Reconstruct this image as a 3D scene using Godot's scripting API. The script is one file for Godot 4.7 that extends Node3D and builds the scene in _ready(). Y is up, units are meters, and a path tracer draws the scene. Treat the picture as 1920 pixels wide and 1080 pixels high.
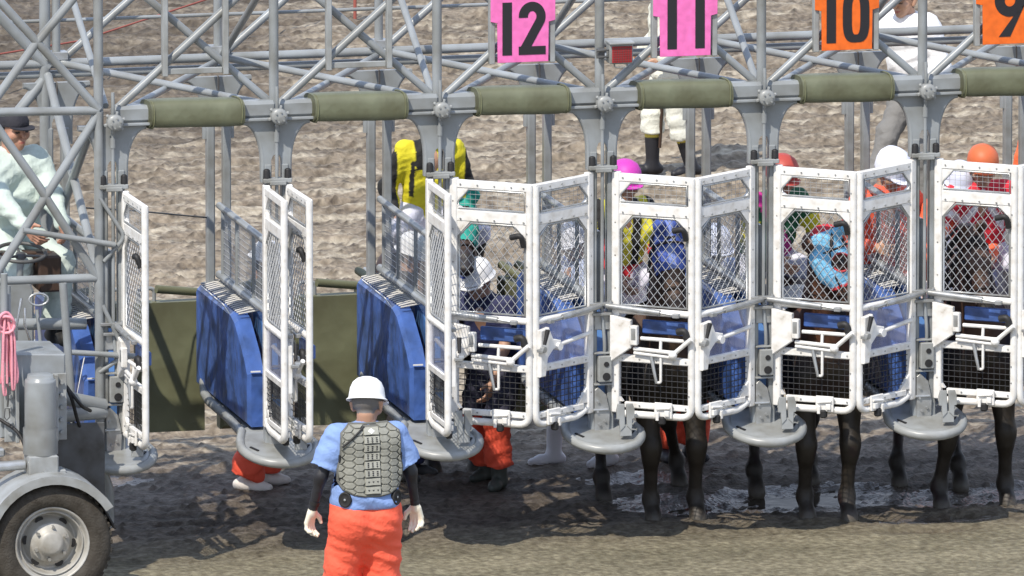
extends Node3D
# A starting gate on a muddy race track, seen from the stand through a long lens.

var M := {}
var T := {}
var fold := FastNoiseLite.new()

func _ready() -> void:
	make_camera_and_light()
	make_materials()
	build_ground()
	build_gate()
	build_boards()
	build_horses()
	build_people()

func make_camera_and_light() -> void:
	var cam := Camera3D.new()
	cam.name = "camera"
	add_child(cam)
	cam.position = Vector3(-24.497, 20.0, 102.104)
	cam.rotation = Vector3(deg_to_rad(-9.9697), deg_to_rad(-13.2), 0)
	cam.fov = 1.86038
	cam.near = 5.0
	cam.far = 900.0
	cam.current = true
	var env := Environment.new()
	var sky := Sky.new()
	var sm := ProceduralSkyMaterial.new()
	sm.sky_top_color = Color(0.50, 0.55, 0.64)
	sm.sky_horizon_color = Color(0.66, 0.68, 0.71)
	sm.sky_curve = 0.14
	sm.ground_horizon_color = Color(0.50, 0.46, 0.40)
	sm.ground_bottom_color = Color(0.30, 0.27, 0.22)
	sm.sun_angle_max = 1.0
	sky.sky_material = sm
	env.background_mode = Environment.BG_SKY
	env.sky = sky
	env.background_energy_multiplier = 2.1
	env.tonemap_mode = Environment.TONE_MAPPER_LINEAR
	env.tonemap_exposure = 1.5
	env.sdfgi_enabled = true
	env.ssao_enabled = true
	env.ssil_enabled = true
	var we := WorldEnvironment.new()
	we.name = "world_environment"
	we.environment = env
	add_child(we)
	var sun := DirectionalLight3D.new()
	sun.name = "sun"
	add_child(sun)
	sun.look_at_from_position(Vector3.ZERO, Vector3(0.55, -1.0, -0.60), Vector3.UP)
	sun.light_energy = 1.05
	sun.light_color = Color(1.0, 0.965, 0.91)
	sun.light_angular_distance = 0.5
	sun.shadow_enabled = true

# ---------------------------------------------------------------- geometry helper
class Geo:
	var v := PackedVector3Array()
	var n := PackedVector3Array()
	var c := PackedColorArray()
	var ix := PackedInt32Array()
	var col := Color(1, 1, 1)
	func vert(p: Vector3, nn: Vector3) -> int:
		v.push_back(p); n.push_back(nn); c.push_back(col)
		return v.size() - 1
	func tri_i(a: int, b: int, d: int) -> void:
		var f: Vector3 = (v[b] - v[a]).cross(v[d] - v[a])
		if f.dot(n[a] + n[b] + n[d]) > 0.0:
			ix.push_back(a); ix.push_back(d); ix.push_back(b)
		else:
			ix.push_back(a); ix.push_back(b); ix.push_back(d)
	func tri(a: Vector3, b: Vector3, d: Vector3, nn: Vector3) -> void:
		tri_i(vert(a, nn), vert(b, nn), vert(d, nn))
	func quad(a: Vector3, b: Vector3, d: Vector3, e: Vector3, nn: Vector3) -> void:
		var i := vert(a, nn); var j := vert(b, nn); var k := vert(d, nn); var l := vert(e, nn)
		tri_i(i, j, k); tri_i(i, k, l)
	func tube(a: Vector3, b: Vector3, ra: float, rb := -1.0, seg := 10, caps := true) -> void:
		if rb < 0.0: rb = ra
		var d := (b - a).normalized()
		var u := d.cross(Vector3.UP if absf(d.y) < 0.9 else Vector3.RIGHT).normalized()
		var w := d.cross(u)
		var base := v.size()
		for i in seg:
			var an := TAU * i / seg
			var nn := u * cos(an) + w * sin(an)
			vert(a + nn * ra, nn); vert(b + nn * rb, nn)
		for i in seg:
			var i0 := base + i * 2; var i1 := base + ((i + 1) % seg) * 2
			tri_i(i0, i0 + 1, i1); tri_i(i1, i0 + 1, i1 + 1)
		if caps:
			for e in 2:
				var p := a if e == 0 else b
				var r := ra if e == 0 else rb
				if r < 0.0005: continue
				var nn2 := -d if e == 0 else d
				var cc := vert(p, nn2)
				var s := v.size()
				for i in seg:
					var an := TAU * i / seg
					vert(p + (u * cos(an) + w * sin(an)) * r, nn2)
				for i in seg: tri_i(cc, s + i, s + (i + 1) % seg)
	# swept tube through points, corners mitred
	func path(pts: Array, r: float, seg := 8, closed := false) -> void:
		var m := pts.size()
		var base := v.size()
		var prev := Vector3.ZERO
		for i in m:
			var p: Vector3 = pts[i]
			var a: Vector3 = pts[(i - 1 + m) % m] if closed or i > 0 else p
			var b: Vector3 = pts[(i + 1) % m] if closed or i < m - 1 else p
			var d := (b - a).normalized()
			if prev == Vector3.ZERO: prev = d.cross(Vector3.UP if absf(d.y) < 0.9 else Vector3.RIGHT).normalized()
			var u := (prev - d * prev.dot(d)).normalized()
			prev = u
			var w := d.cross(u)
			for k in seg:
				var an := TAU * k / seg
				var nn := u * cos(an) + w * sin(an)
				vert(p + nn * r, nn)
		var top := m if closed else m - 1
		for i in top:
			for k in seg:
				var i0 := base + i * seg + k; var i1 := base + i * seg + (k + 1) % seg
				var j0 := base + ((i + 1) % m) * seg + k; var j1 := base + ((i + 1) % m) * seg + (k + 1) % seg
				tri_i(i0, j0, i1); tri_i(i1, j0, j1)
		if not closed:
			for e in 2:
				var o := base if e == 0 else base + (m - 1) * seg
				var p2: Vector3 = pts[0] if e == 0 else pts[m - 1]
				var q2: Vector3 = pts[1] if e == 0 else pts[m - 2]
				var nn3 := (p2 - q2).normalized()
				var cc := vert(p2, nn3)
				var s := v.size()
				for k in seg: vert(v[o + k], nn3)
				for k in seg: tri_i(cc, s + k, s + (k + 1) % seg)
	# box with chamfered edges
	func box(ctr: Vector3, size: Vector3, bev := 0.004, bs := Basis.IDENTITY) -> void:
		var h := size * 0.5
		var bv := minf(bev, minf(h.x, minf(h.y, h.z)) * 0.6)
		var ax := [Vector3(1, 0, 0), Vector3(0, 1, 0), Vector3(0, 0, 1)]
		var P := func(sx: float, sy: float, sz: float, k: int) -> Vector3:
			var q := Vector3(sx * (h.x - (0.0 if k == 0 else bv)), sy * (h.y - (0.0 if k == 1 else bv)), sz * (h.z - (0.0 if k == 2 else bv)))
			return ctr + bs * q
		for k in 3:
			for s in [-1.0, 1.0]:
				var q := []
				for t in [[-1.0, -1.0], [1.0, -1.0], [1.0, 1.0], [-1.0, 1.0]]:
					var e := [0.0, 0.0, 0.0]
					e[k] = s; e[(k + 1) % 3] = t[0]; e[(k + 2) % 3] = t[1]
					q.append(P.call(e[0], e[1], e[2], k))
				quad(q[0], q[1], q[2], q[3], bs * (ax[k] * s))
		if bv <= 0.0: return
		for k in 3:
			var k1 := (k + 1) % 3; var k2 := (k + 2) % 3
			for s in [-1.0, 1.0]:
				for t in [-1.0, 1.0]:
					var e := [0.0, 0.0, 0.0]
					e[k1] = s; e[k2] = t; e[k] = -1.0
					var a: Vector3 = P.call(e[0], e[1], e[2], k1); var b: Vector3 = P.call(e[0], e[1], e[2], k2)
					e[k] = 1.0
					var d: Vector3 = P.call(e[0], e[1], e[2], k2); var f: Vector3 = P.call(e[0], e[1], e[2], k1)
					quad(a, b, d, f, bs * (ax[k1] * s + ax[k2] * t).normalized())
		for sx in [-1.0, 1.0]:
			for sy in [-1.0, 1.0]:
				for sz in [-1.0, 1.0]:
					tri(P.call(sx, sy, sz, 0), P.call(sx, sy, sz, 1), P.call(sx, sy, sz, 2), bs * Vector3(sx, sy, sz).normalized())
	# polygon in x-y extruded from z0 to z1, then placed
	func poly(pts: PackedVector2Array, z0: float, z1: float, xf := Transform3D.IDENTITY, bev := 0.0) -> void:
		var tr := Geometry2D.triangulate_polygon(pts)
		var area := 0.0
		for i in pts.size():
			area += pts[i].cross(pts[(i + 1) % pts.size()])
		var sg := 1.0 if area > 0.0 else -1.0
		var inner := pts
		if bev > 0.0:
			inner = PackedVector2Array()
			var m := pts.size()
			for i in m:
				var e0 := (pts[i] - pts[(i - 1 + m) % m]).normalized(); var e1 := (pts[(i + 1) % m] - pts[i]).normalized()
				var n0 := Vector2(-e0.y, e0.x) * sg; var n1 := Vector2(-e1.y, e1.x) * sg
				var bi := (n0 + n1).normalized()
				inner.push_back(pts[i] + bi * (bev / maxf(0.4, bi.dot(n0))))
		var nf := xf.basis * Vector3(0, 0, 1)
		for e in 2:
			var s := v.size()
			var src := pts if e == 0 else inner
			for p in src: vert(xf * Vector3(p.x, p.y, z0 if e == 0 else z1), -nf if e == 0 else nf)
			for i in range(0, tr.size(), 3): tri_i(s + tr[i], s + tr[i + 1], s + tr[i + 2])
		var m2 := pts.size()
		var zs := z1 - bev
		for i in m2:
			var a := pts[i]; var b := pts[(i + 1) % m2]
			var ed := (b - a).normalized()
			var on := xf.basis * (Vector3(ed.y, -ed.x, 0) * sg)
			quad(xf * Vector3(a.x, a.y, z0), xf * Vector3(b.x, b.y, z0), xf * Vector3(b.x, b.y, zs), xf * Vector3(a.x, a.y, zs), on)
			if bev > 0.0:
				var a2 := inner[i]; var b2 := inner[(i + 1) % m2]
				quad(xf * Vector3(a.x, a.y, zs), xf * Vector3(b.x, b.y, zs), xf * Vector3(b2.x, b2.y, z1), xf * Vector3(a2.x, a2.y, z1), (on + nf).normalized())
	# profile of (radius, height) turned about y
	func lathe(pr: Array, seg: int, xf := Transform3D.IDENTITY, sx := 1.0, sz := 1.0) -> void:
		var base := v.size()
		var m := pr.size()
		for i in m:
			var p: Vector2 = pr[i]
			var a: Vector2 = pr[maxi(i - 1, 0)]; var b: Vector2 = pr[mini(i + 1, m - 1)]
			var t := (b - a).normalized()
			for k in seg:
				var an := TAU * k / seg
				var nn := (xf.basis * Vector3(t.y * cos(an) / sx, -t.x, t.y * sin(an) / sz)).normalized()
				vert(xf * Vector3(p.x * cos(an) * sx, p.y, p.x * sin(an) * sz), nn)
		for i in m - 1:
			for k in seg:
				var i0 := base + i * seg + k; var i1 := base + i * seg + (k + 1) % seg
				tri_i(i0, i0 + seg, i1); tri_i(i1, i0 + seg, i1 + seg)
	func ball(p: Vector3, r: float, seg := 10, sq := Vector3.ONE) -> void:
		var pr := []
		for i in 7:
			var a := -PI / 2 + PI * i / 6
			pr.append(Vector2(maxf(cos(a), 0.001) * r, sin(a) * r * sq.y))
		lathe(pr, seg, Transform3D(Basis.IDENTITY, p), sq.x, sq.z)
	func mesh() -> ArrayMesh:
		var a := []
		a.resize(Mesh.ARRAY_MAX)
		a[Mesh.ARRAY_VERTEX] = v; a[Mesh.ARRAY_NORMAL] = n; a[Mesh.ARRAY_COLOR] = c; a[Mesh.ARRAY_INDEX] = ix
		var am := ArrayMesh.new()
		am.add_surface_from_arrays(Mesh.PRIMITIVE_TRIANGLES, a)
		return am

var taken := {}
func numbered(called: String, parent: Node) -> String:
	var key := str(parent.get_instance_id()) + called
	var k: int = taken.get(key, 0)
	taken[key] = k + 1
	return called if k == 0 else "%s_%03d" % [called, k]

func stuff(o: Node) -> Node:
	o.set_meta("kind", "stuff")
	return o

func put(called: String, g, m: Material, parent: Node = self) -> MeshInstance3D:
	var o := MeshInstance3D.new()
	o.mesh = g.mesh() if g is Geo else g
	o.material_override = m
	o.name = numbered(called, parent)
	parent.add_child(o, true)
	return o

func thing(called: String, label: String, category: String, group := "", at := Vector3.ZERO, turn := 0.0) -> Node3D:
	var o := Node3D.new()
	o.name = numbered(called, self)
	add_child(o, true)
	o.position = at
	o.rotation.y = turn
	tag(o, label, category, group)
	return o

func tag(o: Node, label: String, category: String, group := "") -> void:
	o.set_meta("label", label)
	o.set_meta("category", category)
	if group != "": o.set_meta("group", group)

func part(called: String, parent: Node, at := Vector3.ZERO) -> Node3D:
	var o := Node3D.new()
	o.name = numbered(called, parent)
	parent.add_child(o, true)
	o.position = at
	return o

func copy_of(src: Node3D, called: String, parent: Node, xf: Transform3D) -> Node3D:
	var o: Node3D = src.duplicate()
	o.name = numbered(called, parent)
	parent.add_child(o, true)
	o.transform = xf
	return o

# ---------------------------------------------------------------- materials
func noise_tex(key: String, seed_: int, freq: float, size: int, lo: Color, hi: Color, oct := 4, power := 1.0) -> ImageTexture:
	var nz := FastNoiseLite.new()
	nz.seed = seed_; nz.frequency = freq; nz.fractal_octaves = oct
	nz.noise_type = FastNoiseLite.TYPE_SIMPLEX_SMOOTH
	var src := nz.get_seamless_image(size, size)
	var im := Image.create(size, size, false, Image.FORMAT_RGB8)
	for y in size:
		for x in size:
			var f := pow(src.get_pixel(x, y).r, power)
			im.set_pixel(x, y, lo.lerp(hi, f))
	var t := ImageTexture.create_from_image(im)
	T[key] = t
	return t

func bump_tex(key: String, seed_: int, freq: float, size: int, strength: float, oct := 4, ridged := false) -> ImageTexture:
	var nz := FastNoiseLite.new()
	nz.seed = seed_; nz.frequency = freq; nz.fractal_octaves = oct
	if ridged: nz.fractal_type = FastNoiseLite.FRACTAL_RIDGED
	var im := nz.get_seamless_image(size, size)
	im.convert(Image.FORMAT_RGBA8)
	im.bump_map_to_normal_map(strength)
	var t := ImageTexture.create_from_image(im)
	T[key] = t
	return t

func mat(key: String, lin: Color, rough: float, tex := "", scl := 1.0, bump := "", bs := 0.5, metal := 0.0) -> StandardMaterial3D:
	var m := StandardMaterial3D.new()
	m.albedo_color = lin.linear_to_srgb()
	m.roughness = rough
	m.metallic = metal
	if tex != "":
		m.albedo_texture = T[tex]
		m.uv1_triplanar = true
		m.uv1_scale = Vector3.ONE * scl
	if bump != "":
		m.normal_enabled = true
		m.normal_texture = T[bump]
		m.normal_scale = bs
		m.uv1_triplanar = true
		m.uv1_scale = Vector3.ONE * scl
	M[key] = m
	return m

func make_materials() -> void:
	fold.seed = 5; fold.frequency = 5.0; fold.fractal_octaves = 2
	noise_tex("dirt", 11, 0.012, 256, Color(0.70, 0.67, 0.62), Color(1, 1, 1), 5, 0.6)
	noise_tex("grime", 12, 0.02, 256, Color(0.52, 0.47, 0.40), Color(1, 1, 1), 5, 0.45)
	noise_tex("cloth", 13, 0.05, 128, Color(0.86, 0.86, 0.86), Color(1, 1, 1), 3)
	noise_tex("soil", 14, 0.03, 512, Color(0.62, 0.60, 0.58), Color(1, 1, 1), 6)
	bump_tex("fold", 15, 0.012, 256, 9.0, 3, true)
	bump_tex("grain", 16, 0.05, 512, 7.0, 5)
	bump_tex("orange_peel", 17, 0.02, 256, 2.0, 3)
	mat("gray", Color(0.315, 0.345, 0.37), 0.30, "dirt", 0.9, "orange_peel", 0.15)
	mat("gray_plate", Color(0.36, 0.385, 0.40), 0.38, "dirt", 1.3, "orange_peel", 0.2)
	mat("dark_gray", Color(0.10, 0.105, 0.11), 0.5, "grime", 1.0)
	mat("white", Color(0.80, 0.80, 0.79), 0.32, "dirt", 1.6)
	M["white"].albedo_texture = noise_tex("whitedirt", 18, 0.025, 256, Color(0.70, 0.66, 0.60), Color(1, 1, 1), 5, 0.25)
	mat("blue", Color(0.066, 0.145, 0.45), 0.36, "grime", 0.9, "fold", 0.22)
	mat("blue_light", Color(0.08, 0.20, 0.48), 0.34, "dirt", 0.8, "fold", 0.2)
	mat("olive", Color(0.165, 0.175, 0.10), 0.55, "dirt", 0.6, "fold", 0.08)
	mat("olive_pad", Color(0.165, 0.18, 0.115), 0.5, "dirt", 1.1, "fold", 0.12)
	mat("rubber", Color(0.018, 0.018, 0.02), 0.6, "grime", 2.0)
	mat("wire", Color(0.42, 0.43, 0.44), 0.4, "", 1.0, "", 0.0, 0.3)
	mat("wire_black", Color(0.022, 0.022, 0.025), 0.45)
	mat("galv", Color(0.50, 0.53, 0.56), 0.35, "dirt", 2.0, "", 0.0, 0.55)
	mat("steel", Color(0.62, 0.62, 0.62), 0.25, "", 1.0, "", 0.0, 0.9)
	mat("red_lens", Color(0.36, 0.02, 0.025), 0.3)
	mat("tyre", Color(0.062, 0.055, 0.045), 0.8, "grime", 2.2, "grain", 0.5)
	mat("tan_mud", Color(0.15, 0.13, 0.095), 0.7, "soil", 2.0, "grain", 0.5)
	mat("pink_board", Color(0.90, 0.19, 0.52), 0.45, "cloth", 2.0)
	mat("orange_board", Color(0.87, 0.16, 0.015), 0.45, "cloth", 2.0)
	mat("ink", Color(0.015, 0.014, 0.018), 0.5)
	mat("pink_rope", Color(0.85, 0.35, 0.42), 0.7, "cloth", 8.0)
	mat("rope_red", Color(0.30, 0.085, 0.065), 0.8)
	mat("lace", Color(0.50, 0.49, 0.46), 0.7)
	mat("brown", Color(0.05, 0.028, 0.018), 0.5)
	var p := mat("film", Color(0.40, 0.46, 0.80), 0.12)
	p.transparency = BaseMaterial3D.TRANSPARENCY_ALPHA
	p.albedo_color.a = 0.16
	p.cull_mode = BaseMaterial3D.CULL_DISABLED
	for k in ["skin", "coat", "cloth_v"]:
		var s := mat(k, Color(1, 1, 1), 0.55)
		s.vertex_color_use_as_albedo = true
	M["cloth_v"].roughness = 0.8
	var fold_m: StandardMaterial3D = M["cloth_v"]
	fold_m.normal_enabled = true
	fold_m.normal_texture = T["fold"]
	fold_m.normal_scale = 0.5
	fold_m.uv1_triplanar = true
	fold_m.uv1_scale = Vector3.ONE * 2.1
	var g := mat("ground", Color(0.93, 0.92, 0.885), 0.72, "soil", 0.9, "grain", 0.6)
	g.vertex_color_use_as_albedo = true
	g.uv1_world_triplanar = true
	g.metallic_specular = 0.35
	var wgm := mat("wet_ground", Color(0.95, 0.92, 0.9), 0.36, "soil", 0.9, "grain", 0.8)
	wgm.vertex_color_use_as_albedo = true
	wgm.uv1_world_triplanar = true
	var w := mat("water", Color(0.075, 0.065, 0.052), 0.06)
	w.metallic_specular = 0.08
	w.normal_enabled = true
	w.normal_texture = T["orange_peel"]
	w.normal_scale = 0.25
	w.uv1_triplanar = true
	w.uv1_world_triplanar = true
	w.uv1_scale = Vector3.ONE * 0.8

# ---------------------------------------------------------------- surface nets
# bones: [a, b, ra, rb]; returns Geo
func blob(bones: Array, cell: float, k: float, wrinkle := 0.0, colour = null, keep = null, wf := 1.0, cuts := []) -> Geo:
	var lo := Vector3(1e9, 1e9, 1e9); var hi := -lo
	for b in bones:
		for e in 2:
			var p: Vector3 = b[e]; var r: float = b[2 + e]
			lo = lo.min(p - Vector3.ONE * r); hi = hi.max(p + Vector3.ONE * r)
	lo -= Vector3.ONE * cell * 2.5; hi += Vector3.ONE * cell * 2.5
	var nx := int((hi.x - lo.x) / cell) + 2; var ny := int((hi.y - lo.y) / cell) + 2; var nz := int((hi.z - lo.z) / cell) + 2
	var f := PackedFloat32Array()
	f.resize(nx * ny * nz); f.fill(100.0)
	for b in bones:
		var a: Vector3 = b[0]; var ba: Vector3 = b[1] - b[0]
		var ra: float = b[2]; var dr: float = b[3] - b[2]
		var bb := maxf(ba.length_squared(), 1e-9)
		var mr := maxf(b[2], b[3]) + k + cell * 1.5
		var blo: Vector3 = (b[0].min(b[1]) - Vector3.ONE * mr - lo) / cell
		var bhi: Vector3 = (b[0].max(b[1]) + Vector3.ONE * mr - lo) / cell
		var x0 := maxi(0, int(blo.x)); var x1 := mini(nx - 1, int(bhi.x) + 1)
		for z in range(maxi(0, int(blo.z)), mini(nz - 1, int(bhi.z) + 1) + 1):
			for y in range(maxi(0, int(blo.y)), mini(ny - 1, int(bhi.y) + 1) + 1):
				var i := (z * ny + y) * nx + x0
				var q := lo + Vector3(x0, y, z) * cell - a
				for x in range(x0, x1 + 1):
					var t := clampf(q.dot(ba) / bb, 0.0, 1.0)
					var d := (q - ba * t).length() - ra - dr * t
					var cur := f[i]
					var h := k - absf(cur - d)
					if d < cur: cur = d
					if h > 0.0: cur -= h * h * 0.25 / k
					f[i] = cur
					i += 1
					q.x += cell
	# flat cuts: [point, outward normal, radius]
	for cu in cuts:
		var cp: Vector3 = cu[0]; var cn: Vector3 = cu[1]; var cr: float = cu[2]
		var c0 := (cp - Vector3.ONE * cr - lo) / cell; var c1 := (cp + Vector3.ONE * cr - lo) / cell
		for z in range(maxi(0, int(c0.z)), mini(nz - 1, int(c1.z) + 1) + 1):
			for y in range(maxi(0, int(c0.y)), mini(ny - 1, int(c1.y) + 1) + 1):
				for x in range(maxi(0, int(c0.x)), mini(nx - 1, int(c1.x) + 1) + 1):
					var q := lo + Vector3(x, y, z) * cell - cp
					if q.length() < cr:
						var i := (z * ny + y) * nx + x
						f[i] = maxf(f[i], q.dot(cn))
	var g := Geo.new()
	var id := PackedInt32Array()
	id.resize(nx * ny * nz); id.fill(-1)
	var sy := nx; var sz := nx * ny
	var lim := cell * 1.8
	var cells := PackedInt32Array()
	var off := [0, 1, sy, sy + 1, sz, sz + 1, sz + sy, sz + sy + 1]
	var edges := [[0, 1], [2, 3], [4, 5], [6, 7], [0, 2], [1, 3], [4, 6], [5, 7], [0, 4], [1, 5], [2, 6], [3, 7]]
	var cv := PackedFloat32Array()
	cv.resize(8)
	for z in nz - 1:
		for y in ny - 1:
			var i := (z * ny + y) * nx
			for x in nx - 1:
				var f0 := f[i]
				if f0 < lim and f0 > -lim:
					var mask := 0
					for e in 8:
						var fv := f[i + off[e]]
						cv[e] = fv
						if fv < 0.0: mask |= 1 << e
					if mask != 0 and mask != 255:
						var s := Vector3.ZERO; var cnt := 0
						for ed in edges:
							var e0: int = ed[0]; var e1: int = ed[1]
							var va := cv[e0]; var vb := cv[e1]
							if (va < 0.0) != (vb < 0.0):
								var t := va / (va - vb)
								var pa := Vector3(e0 & 1, (e0 >> 1) & 1, e0 >> 2); var pb := Vector3(e1 & 1, (e1 >> 1) & 1, e1 >> 2)
								s += pa.lerp(pb, t); cnt += 1
						id[i] = g.v.size()
						g.v.push_back(lo + (Vector3(x, y, z) + s / cnt) * cell)
						cells.push_back(i)
				i += 1
	var ok := PackedByteArray()
	if keep != null:
		ok.resize(g.v.size())
		for i in g.v.size(): ok[i] = 1 if keep.call(g.v[i]) else 0
	var st := [1, sy, sz]
	for i in cells:
		for ax in 3:
			var a: int = st[ax]; var b: int = st[(ax + 1) % 3]; var d: int = st[(ax + 2) % 3]
			var s0 := f[i] < 0.0
			if s0 == (f[i + a] < 0.0): continue
			if i - b - d < 0: continue
			var q0 := id[i]; var q1 := id[i - b]; var q2 := id[i - b - d]; var q3 := id[i - d]
			if q0 < 0 or q1 < 0 or q2 < 0 or q3 < 0: continue
			if ok.size() and not (ok[q0] and ok[q1] and ok[q2] and ok[q3]): continue
			if s0:
				g.ix.append_array([q0, q2, q1, q0, q3, q2])
			else:
				g.ix.append_array([q0, q1, q2, q0, q2, q3])
	calc_normals(g)
	if wrinkle > 0.0:
		for i in g.v.size():
			var p := g.v[i]
			var nn := g.n[i]
			g.v[i] = p + nn * (wrinkle * (fold.get_noise_3d((p.x + p.y * 0.45) * 0.55 * wf, (p.y - p.x * 0.4) * 2.0 * wf, p.z * 0.55 * wf) * 2.2))
		calc_normals(g)
	g.c.resize(g.v.size())
	if colour != null:
		for i in g.v.size(): g.c[i] = colour.call(g.v[i])
	else:
		g.c.fill(Color(1, 1, 1))
	return g

func calc_normals(g: Geo) -> void:
	g.n.resize(g.v.size()); g.n.fill(Vector3.ZERO)
	for t in range(0, g.ix.size(), 3):
		var a := g.ix[t]; var b := g.ix[t + 1]; var d := g.ix[t + 2]
		var nn := (g.v[d] - g.v[a]).cross(g.v[b] - g.v[a])
		g.n[a] += nn; g.n[b] += nn; g.n[d] += nn
	for i in g.n.size():
		g.n[i] = g.n[i].normalized() if g.n[i].length_squared() > 1e-20 else Vector3.UP

func join(a: Geo, b: Geo) -> Geo:
	var o := a.v.size()
	a.v.append_array(b.v); a.n.append_array(b.n); a.c.append_array(b.c)
	for i in b.ix: a.ix.push_back(i + o)
	return a

# ---------------------------------------------------------------- the track
func basin(x: float, z: float) -> float:
	var s := 0.0
	for p in [[1.55, -1.15, 0.65, 0.45, 0.95], [2.35, -0.95, 0.6, 0.33, 0.8], [0.75, -1.15, 0.45, 0.4, 0.7], [2.1, -0.25, 0.5, 0.12, 0.62], [3.0, -1.1, 0.5, 0.3, 0.8], [2.0, 0.12, 0.28, 0.07, 0.55], [0.75, -2.0, 0.6, 0.3, 0.5], [-2.6, -2.6, 0.6, 0.3, 0.45], [-0.6, -3.1, 0.7, 0.25, 0.4]]:
		var dx: float = (x - p[0]) / p[2]; var dz: float = (z - p[1]) / p[3]
		s = maxf(s, p[4] * exp(-(dx * dx + dz * dz)))
	return s

func build_ground() -> void:
	var n1 := FastNoiseLite.new(); n1.seed = 21; n1.frequency = 1.0; n1.fractal_octaves = 4
	var n2 := FastNoiseLite.new(); n2.seed = 22; n2.frequency = 1.0; n2.fractal_octaves = 3; n2.fractal_type = FastNoiseLite.FRACTAL_RIDGED
	var n3 := FastNoiseLite.new(); n3.seed = 23; n3.frequency = 1.0; n3.fractal_octaves = 3
	var us := PackedFloat32Array(); var zs := PackedFloat32Array()
	var u := -400.0
	while u < 400.0:
		us.push_back(u)
		u += 0.028 if absf(u + 0.01) < 4.7 else maxf(0.06, (absf(u) - 4.4) * 0.25)
	var z := -420.0
	while z < 160.0:
		zs.push_back(z)
		z += 0.04 if z > -25.0 and z < 2.6 else maxf(0.06, (maxf(-25.0 - z, z - 2.6)) * 0.25 + 0.02)
	var g := Geo.new()
	var nx := us.size()
	var wet := PackedFloat32Array()
	var wg := Geo.new()
	for iz in zs.size():
		var zz := zs[iz]
		var xc := -1.35 - 0.232 * clampf(zz, -30.0, 10.0)
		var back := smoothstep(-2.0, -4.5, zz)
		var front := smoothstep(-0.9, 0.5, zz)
		var far_ := smoothstep(-11.0, -17.5, zz)
		for ixx in nx:
			var x := us[ixx] + xc
			var detail := 1.0 if absf(us[ixx]) < 6.0 and zz > -30.0 and zz < 8.0 else 0.0
			var a := n1.get_noise_2d(x * 0.55, zz * 1.5)
			var h := 0.0
			var rid := 0.0
			var lump := 0.0
			if detail > 0.0:
				rid = n2.get_noise_2d(x * 0.8 + a * 0.5, zz * 2.1)
				lump = n3.get_noise_2d(x * 5.5, zz * 5.5)
				var amp := lerpf(lerpf(0.024, 0.040, back), 0.007, front)
				h = amp * (rid * 0.8 + a * 0.9) + lump * lerpf(lerpf(0.014, 0.014, back), 0.004, front)
				h += back * 0.009 * sin(zz * 21.0 + a * 7.0 + x * 0.25)
				h += far_ * 0.02 * n3.get_noise_2d(x * 2.2, zz * 2.2)
			# dry crests pale, wet hollows dark
			var dry := clampf(0.5 + rid * 0.35 * back + a * 0.55 + lump * 0.5, 0.0, 1.0)
			var wet_c := Color(0.125, 0.105, 0.085)
			var back_c := Color(0.225, 0.185, 0.140).lerp(Color(0.46, 0.39, 0.305), dry)
			var far_c := Color(0.115, 0.095, 0.075).lerp(Color(0.23, 0.195, 0.155), dry)
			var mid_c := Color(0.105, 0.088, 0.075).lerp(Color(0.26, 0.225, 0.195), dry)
			var front_c := Color(0.215, 0.197, 0.138).lerp(Color(0.37, 0.34, 0.245), dry)
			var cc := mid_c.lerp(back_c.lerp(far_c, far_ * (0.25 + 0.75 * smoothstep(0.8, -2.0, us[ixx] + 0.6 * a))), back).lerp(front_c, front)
			if detail > 0.0:
				# pale dried crusts drawn out along the track, dark clods
				var crust := n1.get_noise_2d(x * 0.9 + 50.0, zz * 3.4 + 9.0) + 0.35 * lump
				var clod := n3.get_noise_2d(x * 13.0, zz * 11.0)
				cc = cc.lerp(Color(0.60, 0.54, 0.44), smoothstep(0.16, 0.30, crust) * back * 0.85 * (1.0 - 0.8 * far_ * smoothstep(0.8, -2.0, us[ixx])))
				cc = cc.lerp(Color(0.085, 0.07, 0.055), smoothstep(0.24, 0.46, clod) * 0.75 * lerpf(1.0, 0.35, front))
				h += smoothstep(0.18, 0.5, clod) * lerpf(0.015, 0.003, front) - smoothstep(0.2, 0.4, crust) * 0.008 * back
			var bs := basin(x, zz)
			h = h * (1.0 - 0.25 * bs) - 0.062 * bs
			cc = cc.lerp(wet_c, clampf(bs * 1.6, 0.0, 1.0) * 0.85)
			g.v.push_back(Vector3(x, h, zz)); g.c.push_back(cc)
			wet.push_back(bs + 0.12 * lump)
	for iz in zs.size() - 1:
		for ixx in nx - 1:
			var i := iz * nx + ixx
			(wg if wet[i] > 0.34 else g).ix.append_array([i, i + 1, i + nx, i + 1, i + nx + 1, i + nx])
	var dry_ix := g.ix
	var all_ix := g.ix.duplicate()
	all_ix.append_array(wg.ix)
	g.ix = all_ix
	calc_normals(g)
	g.ix = dry_ix
	# the soaked part of the same sheet shines
	var seen := {}
	for k in wg.ix.size():
		var i := wg.ix[k]
		if not seen.has(i):
			seen[i] = wg.v.size()
			wg.v.push_back(g.v[i]); wg.n.push_back(g.n[i]); wg.c.push_back(g.c[i])
		wg.ix[k] = seen[i]
	var wm := put("wet_ground", wg, M["wet_ground"])
	wm.set_meta("kind", "structure")
	wm.set_meta("label", "soaked dark mud around the puddles under the gate")
	wm.set_meta("category", "ground")
	var o := put("ground", g, M["ground"])
	o.set_meta("kind", "structure")
	o.set_meta("label", "churned muddy sand of the race track")
	o.set_meta("category", "ground")
	var w := Geo.new()
	w.quad(Vector3(-0.3, -0.038, -2.7), Vector3(4.2, -0.038, -2.7), Vector3(4.2, -0.038, 0.7), Vector3(-0.3, -0.038, 0.7), Vector3.UP)
	var wo := put("puddle_water", w, M["water"])
	wo.set_meta("kind", "structure")
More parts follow.
